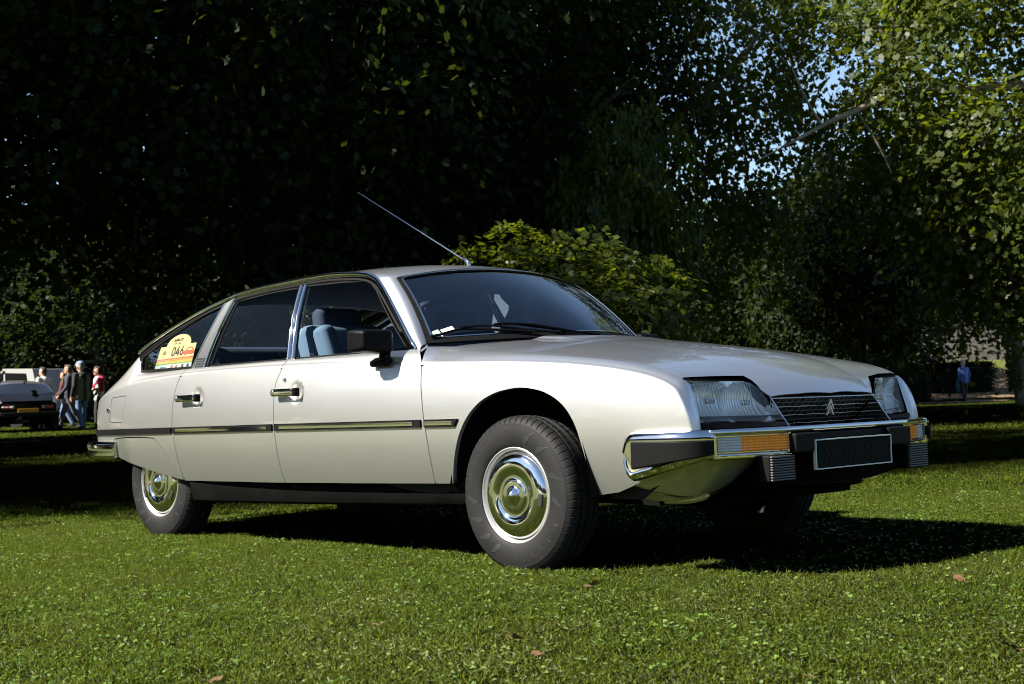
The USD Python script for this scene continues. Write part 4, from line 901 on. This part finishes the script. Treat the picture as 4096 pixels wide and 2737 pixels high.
# the belt goes on at both sides of the view
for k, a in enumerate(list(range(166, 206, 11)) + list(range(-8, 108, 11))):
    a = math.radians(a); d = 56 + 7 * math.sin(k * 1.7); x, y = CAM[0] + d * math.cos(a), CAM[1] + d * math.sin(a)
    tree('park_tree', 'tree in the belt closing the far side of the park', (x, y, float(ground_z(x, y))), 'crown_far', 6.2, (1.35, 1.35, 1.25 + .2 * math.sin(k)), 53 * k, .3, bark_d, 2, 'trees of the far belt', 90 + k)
# the leaves nearest the camera one by one
def near_leaves(t, rad, cz, n, size, seed, m):
    r = np.random.default_rng(seed); o = np.array([t.GetAttribute('xformOp:translate').Get()[k] for k in range(3)]); to = CAM - o - [0, 0, cz]; to /= np.linalg.norm(to)
    k = 0
    while k < n:
        d = r.normal(0, 1, 3); d /= np.linalg.norm(d)
        if d @ to < .25: continue
        c = d * rad * r.uniform(.9, 1.04); U = r.normal(0, 1, (1, 3)) - [[0, 0, .8]]; N = (d * .5 + [0, 0, .5] + r.normal(0, .45, 3))[None]; N /= np.linalg.norm(N); U -= N * np.sum(U * N); U /= np.linalg.norm(U)
        obj('leaf', MB().add(*leaves((c + [0, 0, cz])[None], U, N, np.array([size * r.uniform(.7, 1.2)]))), m, t); k += 1
leaf_v = [leafy('leaf_tone_%d' % k, [(0, c), (1, c)], (.15, .18, .008), .45, .42, .25) for k, c in enumerate(((.045, .062, .007), (.075, .092, .009), (.105, .112, .012)))]
D_ = stage.GetPrimAtPath('/World/small_tree')
for q, (t, rad, cz, n, size) in enumerate(((F, np.array([5.4, 5.4, 5.6]), 8.0, 100, .12), (D_, np.array([1.45, 1.45, 1.1]), 2.0, 100, .11))):
    for k in range(3): near_leaves(t, rad, cz, n, size, 300 + 10 * q + k, leaf_v[k])
# ------------------------------------------------------------------ signs and writing on the car
sg = thing('rally_sign', 'yellow rally sign numbered 046 in the rear quarter window of the silver car', 'sign')
SC = dict(TL=(-2.8938, 1.0359), BL=(-2.927, .9102), BR=(-2.5164, .9143), TR=(-2.5121, 1.0447))
def sgn(u, v, o):
    u, v = np.asarray(u, float)[..., None], np.asarray(v, float)[..., None]
    q = (np.array(SC['BL']) * (1 - u) + np.array(SC['BR']) * u) * (1 - v) + (np.array(SC['TL']) * (1 - u) + np.array(SC['TR']) * u) * v
    return np.stack([q[..., 0], -(g(q[..., 0], q[..., 1]) - .0095 + o), q[..., 1]], -1)
sgf = lambda o: (lambda a, b: sgn(a, b, o))
dome = [(.5 + .34 * math.cos(t), 1.0 + .46 * math.sin(t)) for t in np.linspace(0, math.pi, 16)]
plate = Polygon([(0, 0), (1, 0), (1, 1)] + dome + [(0, 1)]).buffer(.02).buffer(-.02)
sm = {k: mat('sign_' + k, tuple(v * .62 for v in c), .6) for k, c in dict(yellow=(.80, .64, .30), red=(.70, .12, .05), orange=(.80, .33, .04), gold=(.78, .52, .06), green=(.22, .42, .10), white=(.78, .78, .75), brown=(.16, .035, .03), blue=(.15, .28, .60), black=(.03, .03, .03)).items()}
obj('sign_board', panel(sgf(0), plate, h=(.08, .08), flange=.002), sm['yellow'], sg)
for k, (v0, v1, c) in enumerate(((0, .20, 'white'), (.20, .245, 'green'), (.255, .33, 'gold'), (.345, .40, 'orange'), (.415, .46, 'red'))):
    obj('sign_stripe', panel(sgf(.0006 + .0001 * k), sbox(.004, v0, .996, v1), h=(.1, .1), flange=0), sm[c], sg)
def on_sign(txt, u, v, hh, m, o=.0012, sq=1.):
    q = meshkit.text_mesh(txt, 1.0, .0001, True); V = np.array(q.vertices)
    P = sgn(u + V[:, 0] * hh * .36 * sq, v + V[:, 1] * hh, o); t = trimesh.Trimesh(P, q.faces, process=False)
    obj('sign_lettering', MB().tm(t, False), m, sg)
on_sign('046', .36, .56, .36, sm['brown']); on_sign('Jubilé CX', .33, 1.17, .12, sm['brown']); on_sign('1974 - 2024', .37, 1.04, .06, sm['brown']); on_sign('50', .115, .66, .14, sm['black'])
cu = [(.70, .60), (.70, .68), (.76, .72), (.82, .84), (.91, .84), (.965, .73), (.985, .66), (.985, .58), (.94, .58), (.92, .54), (.89, .58), (.79, .58), (.77, .54), (.74, .58)]
ring = Polygon(cu).buffer(.012).difference(Polygon([(.775, .72), (.83, .81), (.90, .81), (.95, .72)])); obj('sign_picture', panel(sgf(.0012), ring, h=(.03, .03), flange=0), sm['red'], sg)
on_sign('MICHELIN', .16, .06, .065, sm['blue']); on_sign('CX', .57, .05, .10, sm['red'])
for u, c in ((.45, 'red'), (.74, 'brown'), (.88, 'black')): obj('sign_logo', panel(sgf(.0012), sbox(u, .04, u + .055, .16), h=(.03, .05), flange=0), sm[c], sg)
q = meshkit.text_mesh('Nouveau moteur 25', .024, .0006, True); V = np.array(q.vertices); L = V[:, 0].max()
V = np.stack([-3.03 + 0 * V[:, 0] - V[:, 1] * .5, .205 - V[:, 0] * (.36 / L), .985 + V[:, 1] * .9 - (V[:, 0] / L) * .012], 1)
ws_ = thing('window_sticker', 'mirrored white lettering on the back window seen through the rear door glass', 'sticker')
obj('window_lettering', MB().tm(trimesh.Trimesh(V, q.faces, process=False), False), white_p, ws_)
pale_green = mat('sticker_green', (.45, .62, .52), .6)
for k, (P4, m, lb) in enumerate((([(-.665, -.698, .980), (-.646, -.645, .999), (-.609, -.645, .965), (-.623, -.697, .943)], pale_green, 'small pale green sticker low in the windscreen corner'), ([(-.639, -.637, .997), (-.621, -.584, 1.014), (-.596, -.584, .993), (-.615, -.638, .975)], white_p, 'small white sticker in the windscreen under the wiper arm'))):
    P4 = np.array(P4); u = np.linspace(0, 1, 3); gridp = np.array([[(P4[0] * (1 - a) + P4[1] * a) * (1 - b) + (P4[3] * (1 - a) + P4[2] * a) * b for b in u] for a in u])
    gridp = gridp + np.array([.55, 0, .83]) * .006
    tag_ = thing('windscreen_sticker', lb, 'sticker'); obj('sticker_face', patch(gridp), m, tag_)
    pr = (P4[0] * .8 + P4[1] * .2) ; bar = np.array([[P4[3] * (1 - a) + P4[2] * a + (P4[0] - P4[3]) * b for b in (.12, .3)] for a in (.15, .5, .9)]) + np.array([.55, 0, .83]) * .0065
    obj('sticker_print', patch(bar), sm['black'] if k == 0 else sm['blue'], tag_)

# ------------------------------------------------------------------ cars in the background
def car_copy(label, loc, rz, paint, off=(), group=None, extra=None):
    t = thing('parked_car', label, 'car', loc, rz, group); t.GetReferences().AddInternalReference(car.GetPath())
    for k, v in (('label', label), ('category', 'car')): t.SetCustomDataByKey(k, v)
    base = str(car.GetPath())
    for p in Usd.PrimRange(car):
        if p.IsA(UsdGeom.Mesh) and str(p.GetPath())[len(base):]:
            b = UsdShade.MaterialBindingAPI(p).GetDirectBinding().GetMaterialPath()
            if str(b).endswith('silver_paint'):
                q = stage.OverridePrim(str(t.GetPath()) + str(p.GetPath())[len(base):]); UsdShade.MaterialBindingAPI.Apply(q).Bind(paint)
    for nm in off: stage.OverridePrim(str(t.GetPath()) + '/' + nm).SetActive(False)
    return t
bronze = flake_paint('bronze_paint', (.36, .30, .27), .8, .35); white_c = mat('white_car_paint', (.26, .26, .25), .4, 0, .1)
plate_o = mat('plate_orange', (.60, .26, .02), .5)
hd = F2 * math.cos(math.radians(28)) - R2 * math.sin(math.radians(28)); rz = math.atan2(hd[1], hd[0])
corner = at(126, 36)
org = corner[:2] - (np.array([math.cos(rz), math.sin(rz)]) * -3.60 + np.array([math.sin(rz), -math.cos(rz)]) * .70)
dk = car_copy('dark fastback car seen from behind with an orange plate at the left edge', (*org, float(ground_z(*org))), rz, bronze, ('aerial', 'number_plate'))
gloss_b = mat('black_gloss', (.006, .006, .007), .4, specular_ior_level=.15)
for nm in ('boot_lid', 'tail_panel', 'tail_garnish', 'rear_bumper'): UsdShade.MaterialBindingAPI.Apply(stage.OverridePrim(str(dk.GetPath()) + '/' + nm)).Bind(gloss_b)
UsdShade.MaterialBindingAPI.Apply(stage.OverridePrim(str(dk.GetPath()) + '/rear_window')).Bind(mat('tinted_glass', (.012, .016, .024), .3, specular_ior_level=.12))
NP = sub('rear_plate', dk); q = rbox((.012, .50, .11), .003, (-3.702, 0, .56)); obj('plate', MB().tm(q, 40), plate_o, NP)
hd2 = F2 * math.cos(math.radians(62)) - R2 * math.sin(math.radians(62)); rz2 = math.atan2(hd2[1], hd2[0])
c2 = at(160, 43); org2 = c2[:2] - (np.array([math.cos(rz2), math.sin(rz2)]) * -3.6 + np.array([math.sin(rz2), -math.cos(rz2)]) * .5)
wc = thing('parked_van', 'white van with a raised rear door behind the dark car', 'van', (*org2, float(ground_z(*org2))), rz2)
prof = [(-3.55, .45), (-3.55, 1.0), (-3.35, 1.72), (-1.6, 1.78), (-.75, 1.15), (.5, .98), (.85, .75), (.85, .40)]
def slab(poly, y0, y1):
    q = trimesh.creation.extrude_polygon(poly, y1 - y0); V = np.array(q.vertices); q = trimesh.Trimesh(np.stack([V[:, 0], V[:, 2] + y0, V[:, 1]], 1), q.faces); q.fix_normals(); return q
obj('van_body', MB().tm(slab(Polygon(prof).buffer(.06).buffer(-.02), -.80, .80), 35), white_c, wc)
for y in (-.815, .80):
    obj('side_window', MB().tm(slab(Polygon([(-3.2, 1.08), (-3.1, 1.60), (-2.3, 1.64), (-2.3, 1.08)]).buffer(.03), y, y + .015), False), plastic, wc)
    obj('side_window', MB().tm(slab(Polygon([(-2.15, 1.08), (-2.15, 1.64), (-1.62, 1.66), (-1.0, 1.14)]).buffer(.03), y, y + .015), False), plastic, wc)
for y in (-.74, .68): obj('tail_lamp', MB().tm(rbox((.05, .14, .30), .02, (-3.57, y + .03, .80)), 40), redl, wc)
obj('rear_bumper', MB().tm(rbox((.14, 1.64, .16), .04, (-3.58, 0, .50)), 40), greyrub, wc)
for x in (0, -2.7):
    for y in (-.72, .72):
        obj('wheel', MB().tm(trimesh.creation.cylinder(.31, .18, 28, transform=trimesh.transformations.rotation_matrix(math.pi / 2, (1, 0, 0)) @ np.eye(4)).apply_translation((x, y, .31)), 40), tyre_m, wc)

# ------------------------------------------------------------------ people
skin = mat('skin', (.48, .26, .17), .55, subsurface_weight=.05)
def cl(name, c, r=.85): return mat('cloth_' + name, c, r, bump=(25, .5, .01))
CL = {k: cl(k, v) for k, v in dict(white=(.42, .41, .37), navy=(.018, .020, .035), black=(.010, .010, .011), jeans=(.10, .16, .27), quilt=(.10, .115, .055), cap=(.12, .15, .23), red=(.26, .008, .03), maroon=(.10, .012, .02), olive=(.16, .15, .03), grey=(.06, .06, .065), blue=(.05, .10, .30), hair_d=(.02, .013, .009), hair_b=(.06, .03, .018), hair_g=(.25, .24, .22), shoe=(.012, .011, .010), teal=(.02, .06, .06)).items()}
def chain(*limbs_, seg=14, refine=.03, it=8):
    out = []
    for L in limbs_:
        for (a, ra), (b, rb) in zip(L[:-1], L[1:]):
            out.append(m3.Manifold.batch_hull([m3.Manifold.sphere(ra, seg).translate(tuple(map(float, a))), m3.Manifold.sphere(rb, seg).translate(tuple(map(float, b)))]))
    u = m3.Manifold.batch_boolean(out, m3.OpType.Add).refine_to_length(refine).to_mesh()
    m = trimesh.Trimesh(u.vert_properties[:, :3], u.tri_verts, process=True); trimesh.smoothing.filter_taubin(m, iterations=it); return m
def person(label, loc, rz, H=1.75, stride=.0, arms='down', top=None, legs=None, hair='hair_d', hat=None, shoe='shoe', sleeves=True, lean=0., head_turn=0., skirt=False, extra=None):
    t = thing('person', label, 'person', loc, rz); k = H / 1.75
    P = lambda x, y, z: np.array([x + lean * max(0, z - .9), y, z]) * k
    a = head_turn; hx, hy = math.cos(a), math.sin(a)
    hip, kn, an = {}, {}, {}
    for s, st in ((-1, stride), (1, -stride)):
        hip[s] = P(0, s * .095, .90); kn[s] = P(st * .55 + .03, s * .10, .49); an[s] = P(st - (.06 if st < 0 else 0), s * .105, .085 + (.03 if st < 0 else 0))
    sh = {s: P(0, s * .185, 1.42) for s in (-1, 1)}
    pose = {'down': lambda s: (P(-.03, s * .25, 1.14), P(.06, s * .255, .90)), 'phone': lambda s: (P(.02, s * .26, 1.14), P(.26, s * .08, 1.13)), 'walk': lambda s: (P(-.05 + s * .10, s * .25, 1.15), P(.05 + s * .20, s * .25, .92)), 'back': lambda s: (P(-.08, s * .26, 1.15), P(-.02, s * .22, .93))}[arms]
    el = {s: pose(s)[0] for s in (-1, 1)}; wr = {s: pose(s)[1] for s in (-1, 1)}
    head = P(.035, 0, 1.625); bones = [[(P(0, 0, .95), .13 * k), (P(.0, 0, 1.18), .125 * k), (P(0, 0, 1.36), .13 * k)], [(P(0, 0, 1.40), .075 * k), (P(.015, 0, 1.52), .056 * k), (head, .085 * k), (head + k * np.array([0, 0, .035]), .092 * k)],
             [(head + k * np.array([hx * .04, hy * .04, -.06]), .055 * k), (head, .085 * k)], [(head + k * .092 * np.array([hx, hy, -.05]), .014 * k), (head + k * .105 * np.array([hx, hy, -.12]), .014 * k)]]
    for s in (-1, 1):
        bones += [[(P(0, s * .08, 1.38), .08 * k), (sh[s], .062 * k), (el[s], .043 * k), (wr[s], .030 * k)], [(P(0, s * .07, .93), .105 * k), (hip[s], .088 * k), (kn[s], .058 * k), (an[s], .040 * k)], [(an[s], .040 * k), (an[s] + k * np.array([.13, s * .015, -.05]), .033 * k)],
                  [(head + k * np.array([-hy * .0 + .0 * hx, 0, 0]) + k * .088 * np.array([-hy * s, hx * s, 0]), .018 * k), (head + k * .088 * np.array([-hy * s, hx * s, -.25]), .014 * k)]]
        d = (wr[s] - el[s]); d /= np.linalg.norm(d); pm_ = wr[s] + d * .07 * k; sd_ = np.cross(d, [0, 1, 0]); sd_ /= np.linalg.norm(sd_) + 1e-9
        bones += [[(wr[s], .028 * k), (pm_, .026 * k)]] + [[(pm_ + sd_ * o * k, .010 * k), (pm_ + sd_ * o * k * 1.2 + d * .045 * k, .009 * k), (pm_ + sd_ * o * k * 1.2 + d * l * k + np.array([0, -s * .02 * k, 0]), .008 * k)] for o, l in ((-.028, .075), (-.009, .088), (.010, .084), (.028, .066))] + [[(wr[s] + d * .03 * k, .012 * k), (wr[s] + d * .06 * k + np.array([.04 * k, 0, 0]), .010 * k)]]
    obj('body', MB().tm(chain(*bones, refine=.035, it=4), 60), skin, t)
    fat = 1.16
    tp = [[(P(0, 0, .90), .150 * k), (P(0, 0, 1.15), .142 * k), (P(0, 0, 1.37), .148 * k)], [(P(0, -.07, .90), .125 * k), (P(0, -.09, 1.34), .112 * k)], [(P(0, .07, .90), .125 * k), (P(0, .09, 1.34), .112 * k)], [(P(0, 0, 1.40), .088 * k), (P(.01, 0, 1.475), .070 * k)]]
    if sleeves: tp += [[(P(0, s * .09, 1.385), .092 * k), (sh[s], .074 * k), (el[s], .056 * k), (wr[s] - (wr[s] - el[s]) * .06, .043 * k)] for s in (-1, 1)]
    else: tp += [[(P(0, s * .09, 1.385), .092 * k), (sh[s], .072 * k), ((sh[s] + el[s]) / 2, .058 * k)] for s in (-1, 1)]
    obj('top', MB().tm(chain(*tp, it=6), 60), CL[top], t)
    lg = [[(P(0, s * .06, .95), .122 * k), (hip[s], .104 * k), (kn[s], .074 * k), (an[s] + k * np.array([0, 0, .03]), .060 * k)] for s in (-1, 1)]
    obj('trousers', MB().tm(chain(*lg, it=6), 60), CL[legs], t)
    for s in (-1, 1):
        b = an[s]; obj('shoe', MB().tm(hullm([(b + k * np.array([-.04, 0, -.040]), .044 * k), (b + k * np.array([.05, s * .01, -.036]), .048 * k), (b + k * np.array([.15, s * .02, -.052]), .034 * k), (b + k * np.array([0, 0, .01]), .044 * k)]), 50), CL[shoe], t)
    hb = np.array([-hx, -hy, 0]) * k
    obj('hair', MB().tm(hullm([(head + hb * .03 + k * np.array([0, 0, .055]), .088 * k), (head + hb * .035 + k * np.array([0, 0, -.0]), .082 * k), (head - hb * .03 + k * np.array([0, 0, .085]), .066 * k), (head + hb * .05 + k * np.array([0, 0, -.06]), .05 * k)]), 50), CL[hair], t)
    for s in (-1, 1):
        e = head + k * .082 * np.array([hx, hy, 0]) + k * .032 * np.array([-hy * s, hx * s, 0]) + k * np.array([0, 0, .005]); obj('eye', MB().tm(hullm([(e, .010 * k)], 8), 50), CL['black'], t)
    m_ = head + k * .083 * np.array([hx, hy, -.62]); obj('mouth', MB().tm(hullm([(m_ + k * .02 * np.array([-hy, hx, 0]), .006 * k), (m_ - k * .02 * np.array([-hy, hx, 0]), .006 * k)], 8), 50), CL['maroon'], t)
    if hat: obj('flat_cap', MB().tm(hullm([(head + hb * .04 + k * np.array([0, 0, .075]), .088 * k), (head - hb * .05 + k * np.array([0, 0, .085]), .075 * k), (head - hb * .14 + k * np.array([0, 0, .050]), .016 * k)] + [(head - hb * .12 + k * .05 * np.array([-hy * s, hx * s, 0]) + k * np.array([0, 0, .045]), .014 * k) for s in (-1, 1)]), 50), CL[hat], t)
    if extra: extra(t, P, k, head, sh, wr, (hx, hy))
    return t
yaw0 = math.atan2(F2[1], F2[0])                      # looking away from the camera; + turns to the left
def bagstrap(t, P, k, head, sh, wr, h):
    obj('shoulder_strap', MB().tm(tube(spl([P(.13, .15, 1.44), P(.165, .03, 1.25), P(.10, -.20, 1.02)], 10), .020, 6), 60).tm(tube(spl([P(-.13, .15, 1.44), P(-.165, .03, 1.25), P(-.10, -.20, 1.02)], 10), .020, 6), 60), CL['olive'], t)
    obj('bag', MB().tm(rbox((.26, .10, .24), .03, P(.05, -.25, .98)), 40), CL['olive'], t)
def quiltrows(t, P, k, head, sh, wr, h):
    for q in range(7): obj('quilted_band', MB().tm(hullm([(P(.0, s * .085, .90 + .066 * q), .139 + .002) for s in (-1, 1)] + [(P(.0, s * .085, .935 + .066 * q), .139) for s in (-1, 1)], 18), 60), CL['quilt'], t)
def shawl(t, P, k, head, sh, wr, h):
    obj('shawl', MB().tm(chain([(P(-.02, -.20, 1.42), .085), (P(.10, -.06, 1.24), .055), (P(.13, .02, 1.12), .040)], [(P(-.02, .20, 1.42), .085), (P(.10, .06, 1.24), .055), (P(.13, .0, 1.12), .040)], [(P(-.05, -.2, 1.42), .08), (P(-.09, 0, 1.40), .09), (P(-.05, .2, 1.42), .08)], [(P(-.04, -.25, 1.40), .07), (P(-.03, -.27, 1.12), .06)], [(P(-.04, .25, 1.40), .07), (P(-.03, .27, 1.12), .06)]), 60), CL['red'], t)
    hx, hy = h; e = [head + k * .088 * np.array([hx, hy, 0]) + k * .034 * np.array([-hy * s, hx * s, .1]) for s in (-1, 1)]; obj('sunglasses', MB().tm(hullm([(e[0], .02), (e[1], .02)], 10), 50), CL['black'], t)
def jacket(t, P, k, head, sh, wr, h): obj('carried_jacket', MB().tm(chain([(wr[1] + np.array([.02, 0, .02]), .07), (wr[1] + np.array([.0, .02, -.22]), .10), (wr[1] + np.array([-.02, .02, -.42]), .07)]), 60), CL['teal'], t)
R_ = math.radians
person('person in a white sweater standing behind the dark car', at(98, 40), yaw0 + R_(60), 1.76, 0, 'down', 'white', 'grey', head_turn=R_(25))
person('person in a dark red top half hidden behind the one with the strap bag', at(146, 42), yaw0 + R_(90), 1.66, .2, 'walk', 'maroon', 'jeans', hair='hair_b')
person('person walking in a navy jacket with an olive bag across the chest', at(157, 40), yaw0 + R_(100), 1.80, .28, 'walk', 'navy', 'grey', hair='hair_b', extra=bagstrap)
person('person in a pale blue flat cap, green quilted waistcoat and jeans', at(184, 37), yaw0 + R_(55), 1.80, .08, 'down', 'black', 'jeans', hat='cap', hair='hair_g', extra=quiltrows)
person('person with sunglasses and a red shawl over a white top', at(224, 37.5), yaw0 + R_(115), 1.66, .05, 'phone', 'white', 'black', hair='hair_b', sleeves=False, extra=shawl)
person('person in a blue jumper carrying a dark jacket far off at the right', at(2205, 59), yaw0 + R_(15), 1.68, .10, 'down', 'blue', 'black', hair='hair_g', extra=jacket)

# ------------------------------------------------------------------ far right: hedges, wall, ivy trunk, sign, lamp
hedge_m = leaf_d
def hedge(label, px, s, L, D, H, rot, seed):
    t = thing('hedge', label, 'hedge', at(px, s), rot); r = np.random.default_rng(seed)
    n = 9000; face = r.integers(0, 4, n); u, v = r.uniform(-.5, .5, (2, n)); w_ = r.uniform(0, 1, n)
    C = np.stack([u * L, np.where(face == 0, -D / 2, np.where(face == 1, D / 2, v * D)), np.where(face >= 2, H, w_ * H)], 1) + r.normal(0, .05, (n, 3))
    N = np.where((face >= 2)[:, None], [0, 0, 1.], np.where((face == 0)[:, None], [0, -1., .3], [0, 1., .3])) + r.normal(0, .4, (n, 3)); N /= np.linalg.norm(N, axis=1, keepdims=True)
    U = r.normal(0, 1, (n, 3)); U -= N * np.sum(U * N, 1, keepdims=True); U /= np.linalg.norm(U, axis=1, keepdims=True)
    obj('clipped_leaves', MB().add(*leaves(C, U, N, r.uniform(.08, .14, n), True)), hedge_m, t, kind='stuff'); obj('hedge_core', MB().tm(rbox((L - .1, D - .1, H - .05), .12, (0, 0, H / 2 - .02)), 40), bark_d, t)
rr = math.atan2(R2[1], R2[0])
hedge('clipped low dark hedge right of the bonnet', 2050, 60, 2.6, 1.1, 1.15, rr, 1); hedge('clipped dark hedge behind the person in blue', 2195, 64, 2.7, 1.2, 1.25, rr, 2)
wl = thing('stone_wall_building', 'grey stone wall of a building half hidden by the trees at right', 'building', at(2215, 78), rr)
stone = mat('grey_stone', (.13, .12, .11), .9, var=(1.5, (.08, .075, .07)), bump=(5, .6, .04))
obj('wall', MB().tm(rbox((9.5, .6, 5.2), .05, (0, 0, 2.5)), 40), stone, wl); obj('roof', MB().tm(slab(Polygon([(-5, 5.1), (5, 5.1), (4.4, 6.6), (-4.4, 6.6)]), -.4, 4.2), False), mat('slate', (.06, .06, .07), .7), wl)
for x in (-2.6, 1.6): obj('window', MB().tm(rbox((1.0, .1, 1.5), .02, (x, -.29, 2.6)), 40), plastic, wl)
iv = thing('ivy_tree', 'pale tree trunk wrapped in ivy at the right edge', 'tree', at(2338, 46)); obj('trunk', MB().tm(limb((0, 0, -.1), (-.35, .1, 6.5), .24, .15, 5, n=14), 60), bark_p, iv)
r = np.random.default_rng(4); n = 900; z = r.uniform(.5, 3.0, n); a = r.uniform(0, 6.28, n); C = np.stack([-.05 * z - .17 + .22 * np.cos(a) * r.uniform(.6, 1.2, n), .22 * np.sin(a), z], 1) @ np.array([[R2[0], R2[1], 0], [F2[0], F2[1], 0], [0, 0, 1]]); N = r.normal(0, .5, (n, 3)) + np.array([-F2[0], -F2[1], .3]); N /= np.linalg.norm(N, axis=1, keepdims=True); U = np.cross(N, r.normal(0, 1, (n, 3))); U /= np.linalg.norm(U, axis=1, keepdims=True)
obj('ivy', MB().add(*leaves(C, U, N, r.uniform(.07, .12, n))), leafy('ivy_leaves', [(0, (.04, .07, .012)), (.7, (.09, .10, .02)), (1, (.20, .07, .02))], (.12, .15, .02)), iv, kind='stuff')
sp = thing('notice_sign', 'small white notice on a thin post at the right edge', 'sign', at(2330, 52), rr)
obj('post', MB().tm(tube([(0, 0, -.1), (0, 0, .95)], .018, 8), 60), bark_d, sp); obj('notice_board', MB().tm(rbox((.25, .015, .21), .004, (0, -.02, .98)), 40), mat('notice_white', (.85, .85, .83), .6), sp); obj('notice_print', MB().tm(rbox((.07, .004, .08), .001, (0, -.029, .98)), False), sm['blue'], sp)
lp = thing('street_lamp', 'old lantern lamp post far behind the bonnet', 'street lamp', at(1529, 58)); 
obj('post', MB().tm(tube([(0, 0, 0), (0, 0, 2.5), (0, 0, 3.02)], [.06, .045, .035], 10), 60), plastic, lp); obj('lantern', MB().tm(hullm([((x, y, 3.05), .02) for x in (-.1, .1) for y in (-.1, .1)] + [((x, y, 3.35), .02) for x in (-.16, .16) for y in (-.16, .16)], 8), 40), clearl, lp); obj('lantern_roof', MB().tm(hullm([((x, y, 3.38), .02) for x in (-.18, .18) for y in (-.18, .18)] + [((0, 0, 3.52), .03)], 8), 40), plastic, lp)

# ------------------------------------------------------------------ fallen leaves on the grass
LP = [(2005, 1095), (2250, 1100), (1955, 1228), (1910, 1215), (1690, 1252), (1575, 1325), (1360, 1343), (490, 1560), (865, 1432), (1182, 1470), (880, 1280), (55, 1120), (130, 1200), (1345, 1345), (1880, 1550), (2120, 1098), (700, 1178), (545, 1176), (1070, 1238), (2320, 1490), (330, 1372), (100, 1180), (1230, 1500), (1660, 1300), (2200, 1330)]
r = np.random.default_rng(12)
for k, (a, b) in enumerate(LP):
    v = Dv + Rv * (a - 1173.5) / 3272.35 - Uv * (b - 784.) / 3272.35; tt_ = (.02 - CAM[2]) / v[2]; p = CAM + v * tt_
    yw = r.uniform(0, 6.28); U = np.array([[math.cos(yw), math.sin(yw), r.uniform(-.1, .4)]]); U /= np.linalg.norm(U); N = np.array([[*r.normal(0, .35, 2), 1.]]); N -= U * np.sum(U * N); N /= np.linalg.norm(N)
    s_ = np.array([r.uniform(.026, .045)]); V, Fc, Nn = leaves(np.zeros((1, 3)), U, N, s_, curl=r.uniform(-.5, .5)); st = tube([U[0] * -s_[0] * .5, U[0] * -s_[0] * 1.1 + np.array([0, 0, .01])], .0015, 5)
    o = thing('fallen_leaf', 'small dry reddish brown leaf fallen on the mown grass', 'leaf', (p[0], p[1], .026), 0, 'fallen leaves on the lawn'); obj('leaf_blade', MB().add(V, Fc, Nn), orange_leaf, o); obj('leaf_stem', MB().tm(st, 60), orange_leaf, o)
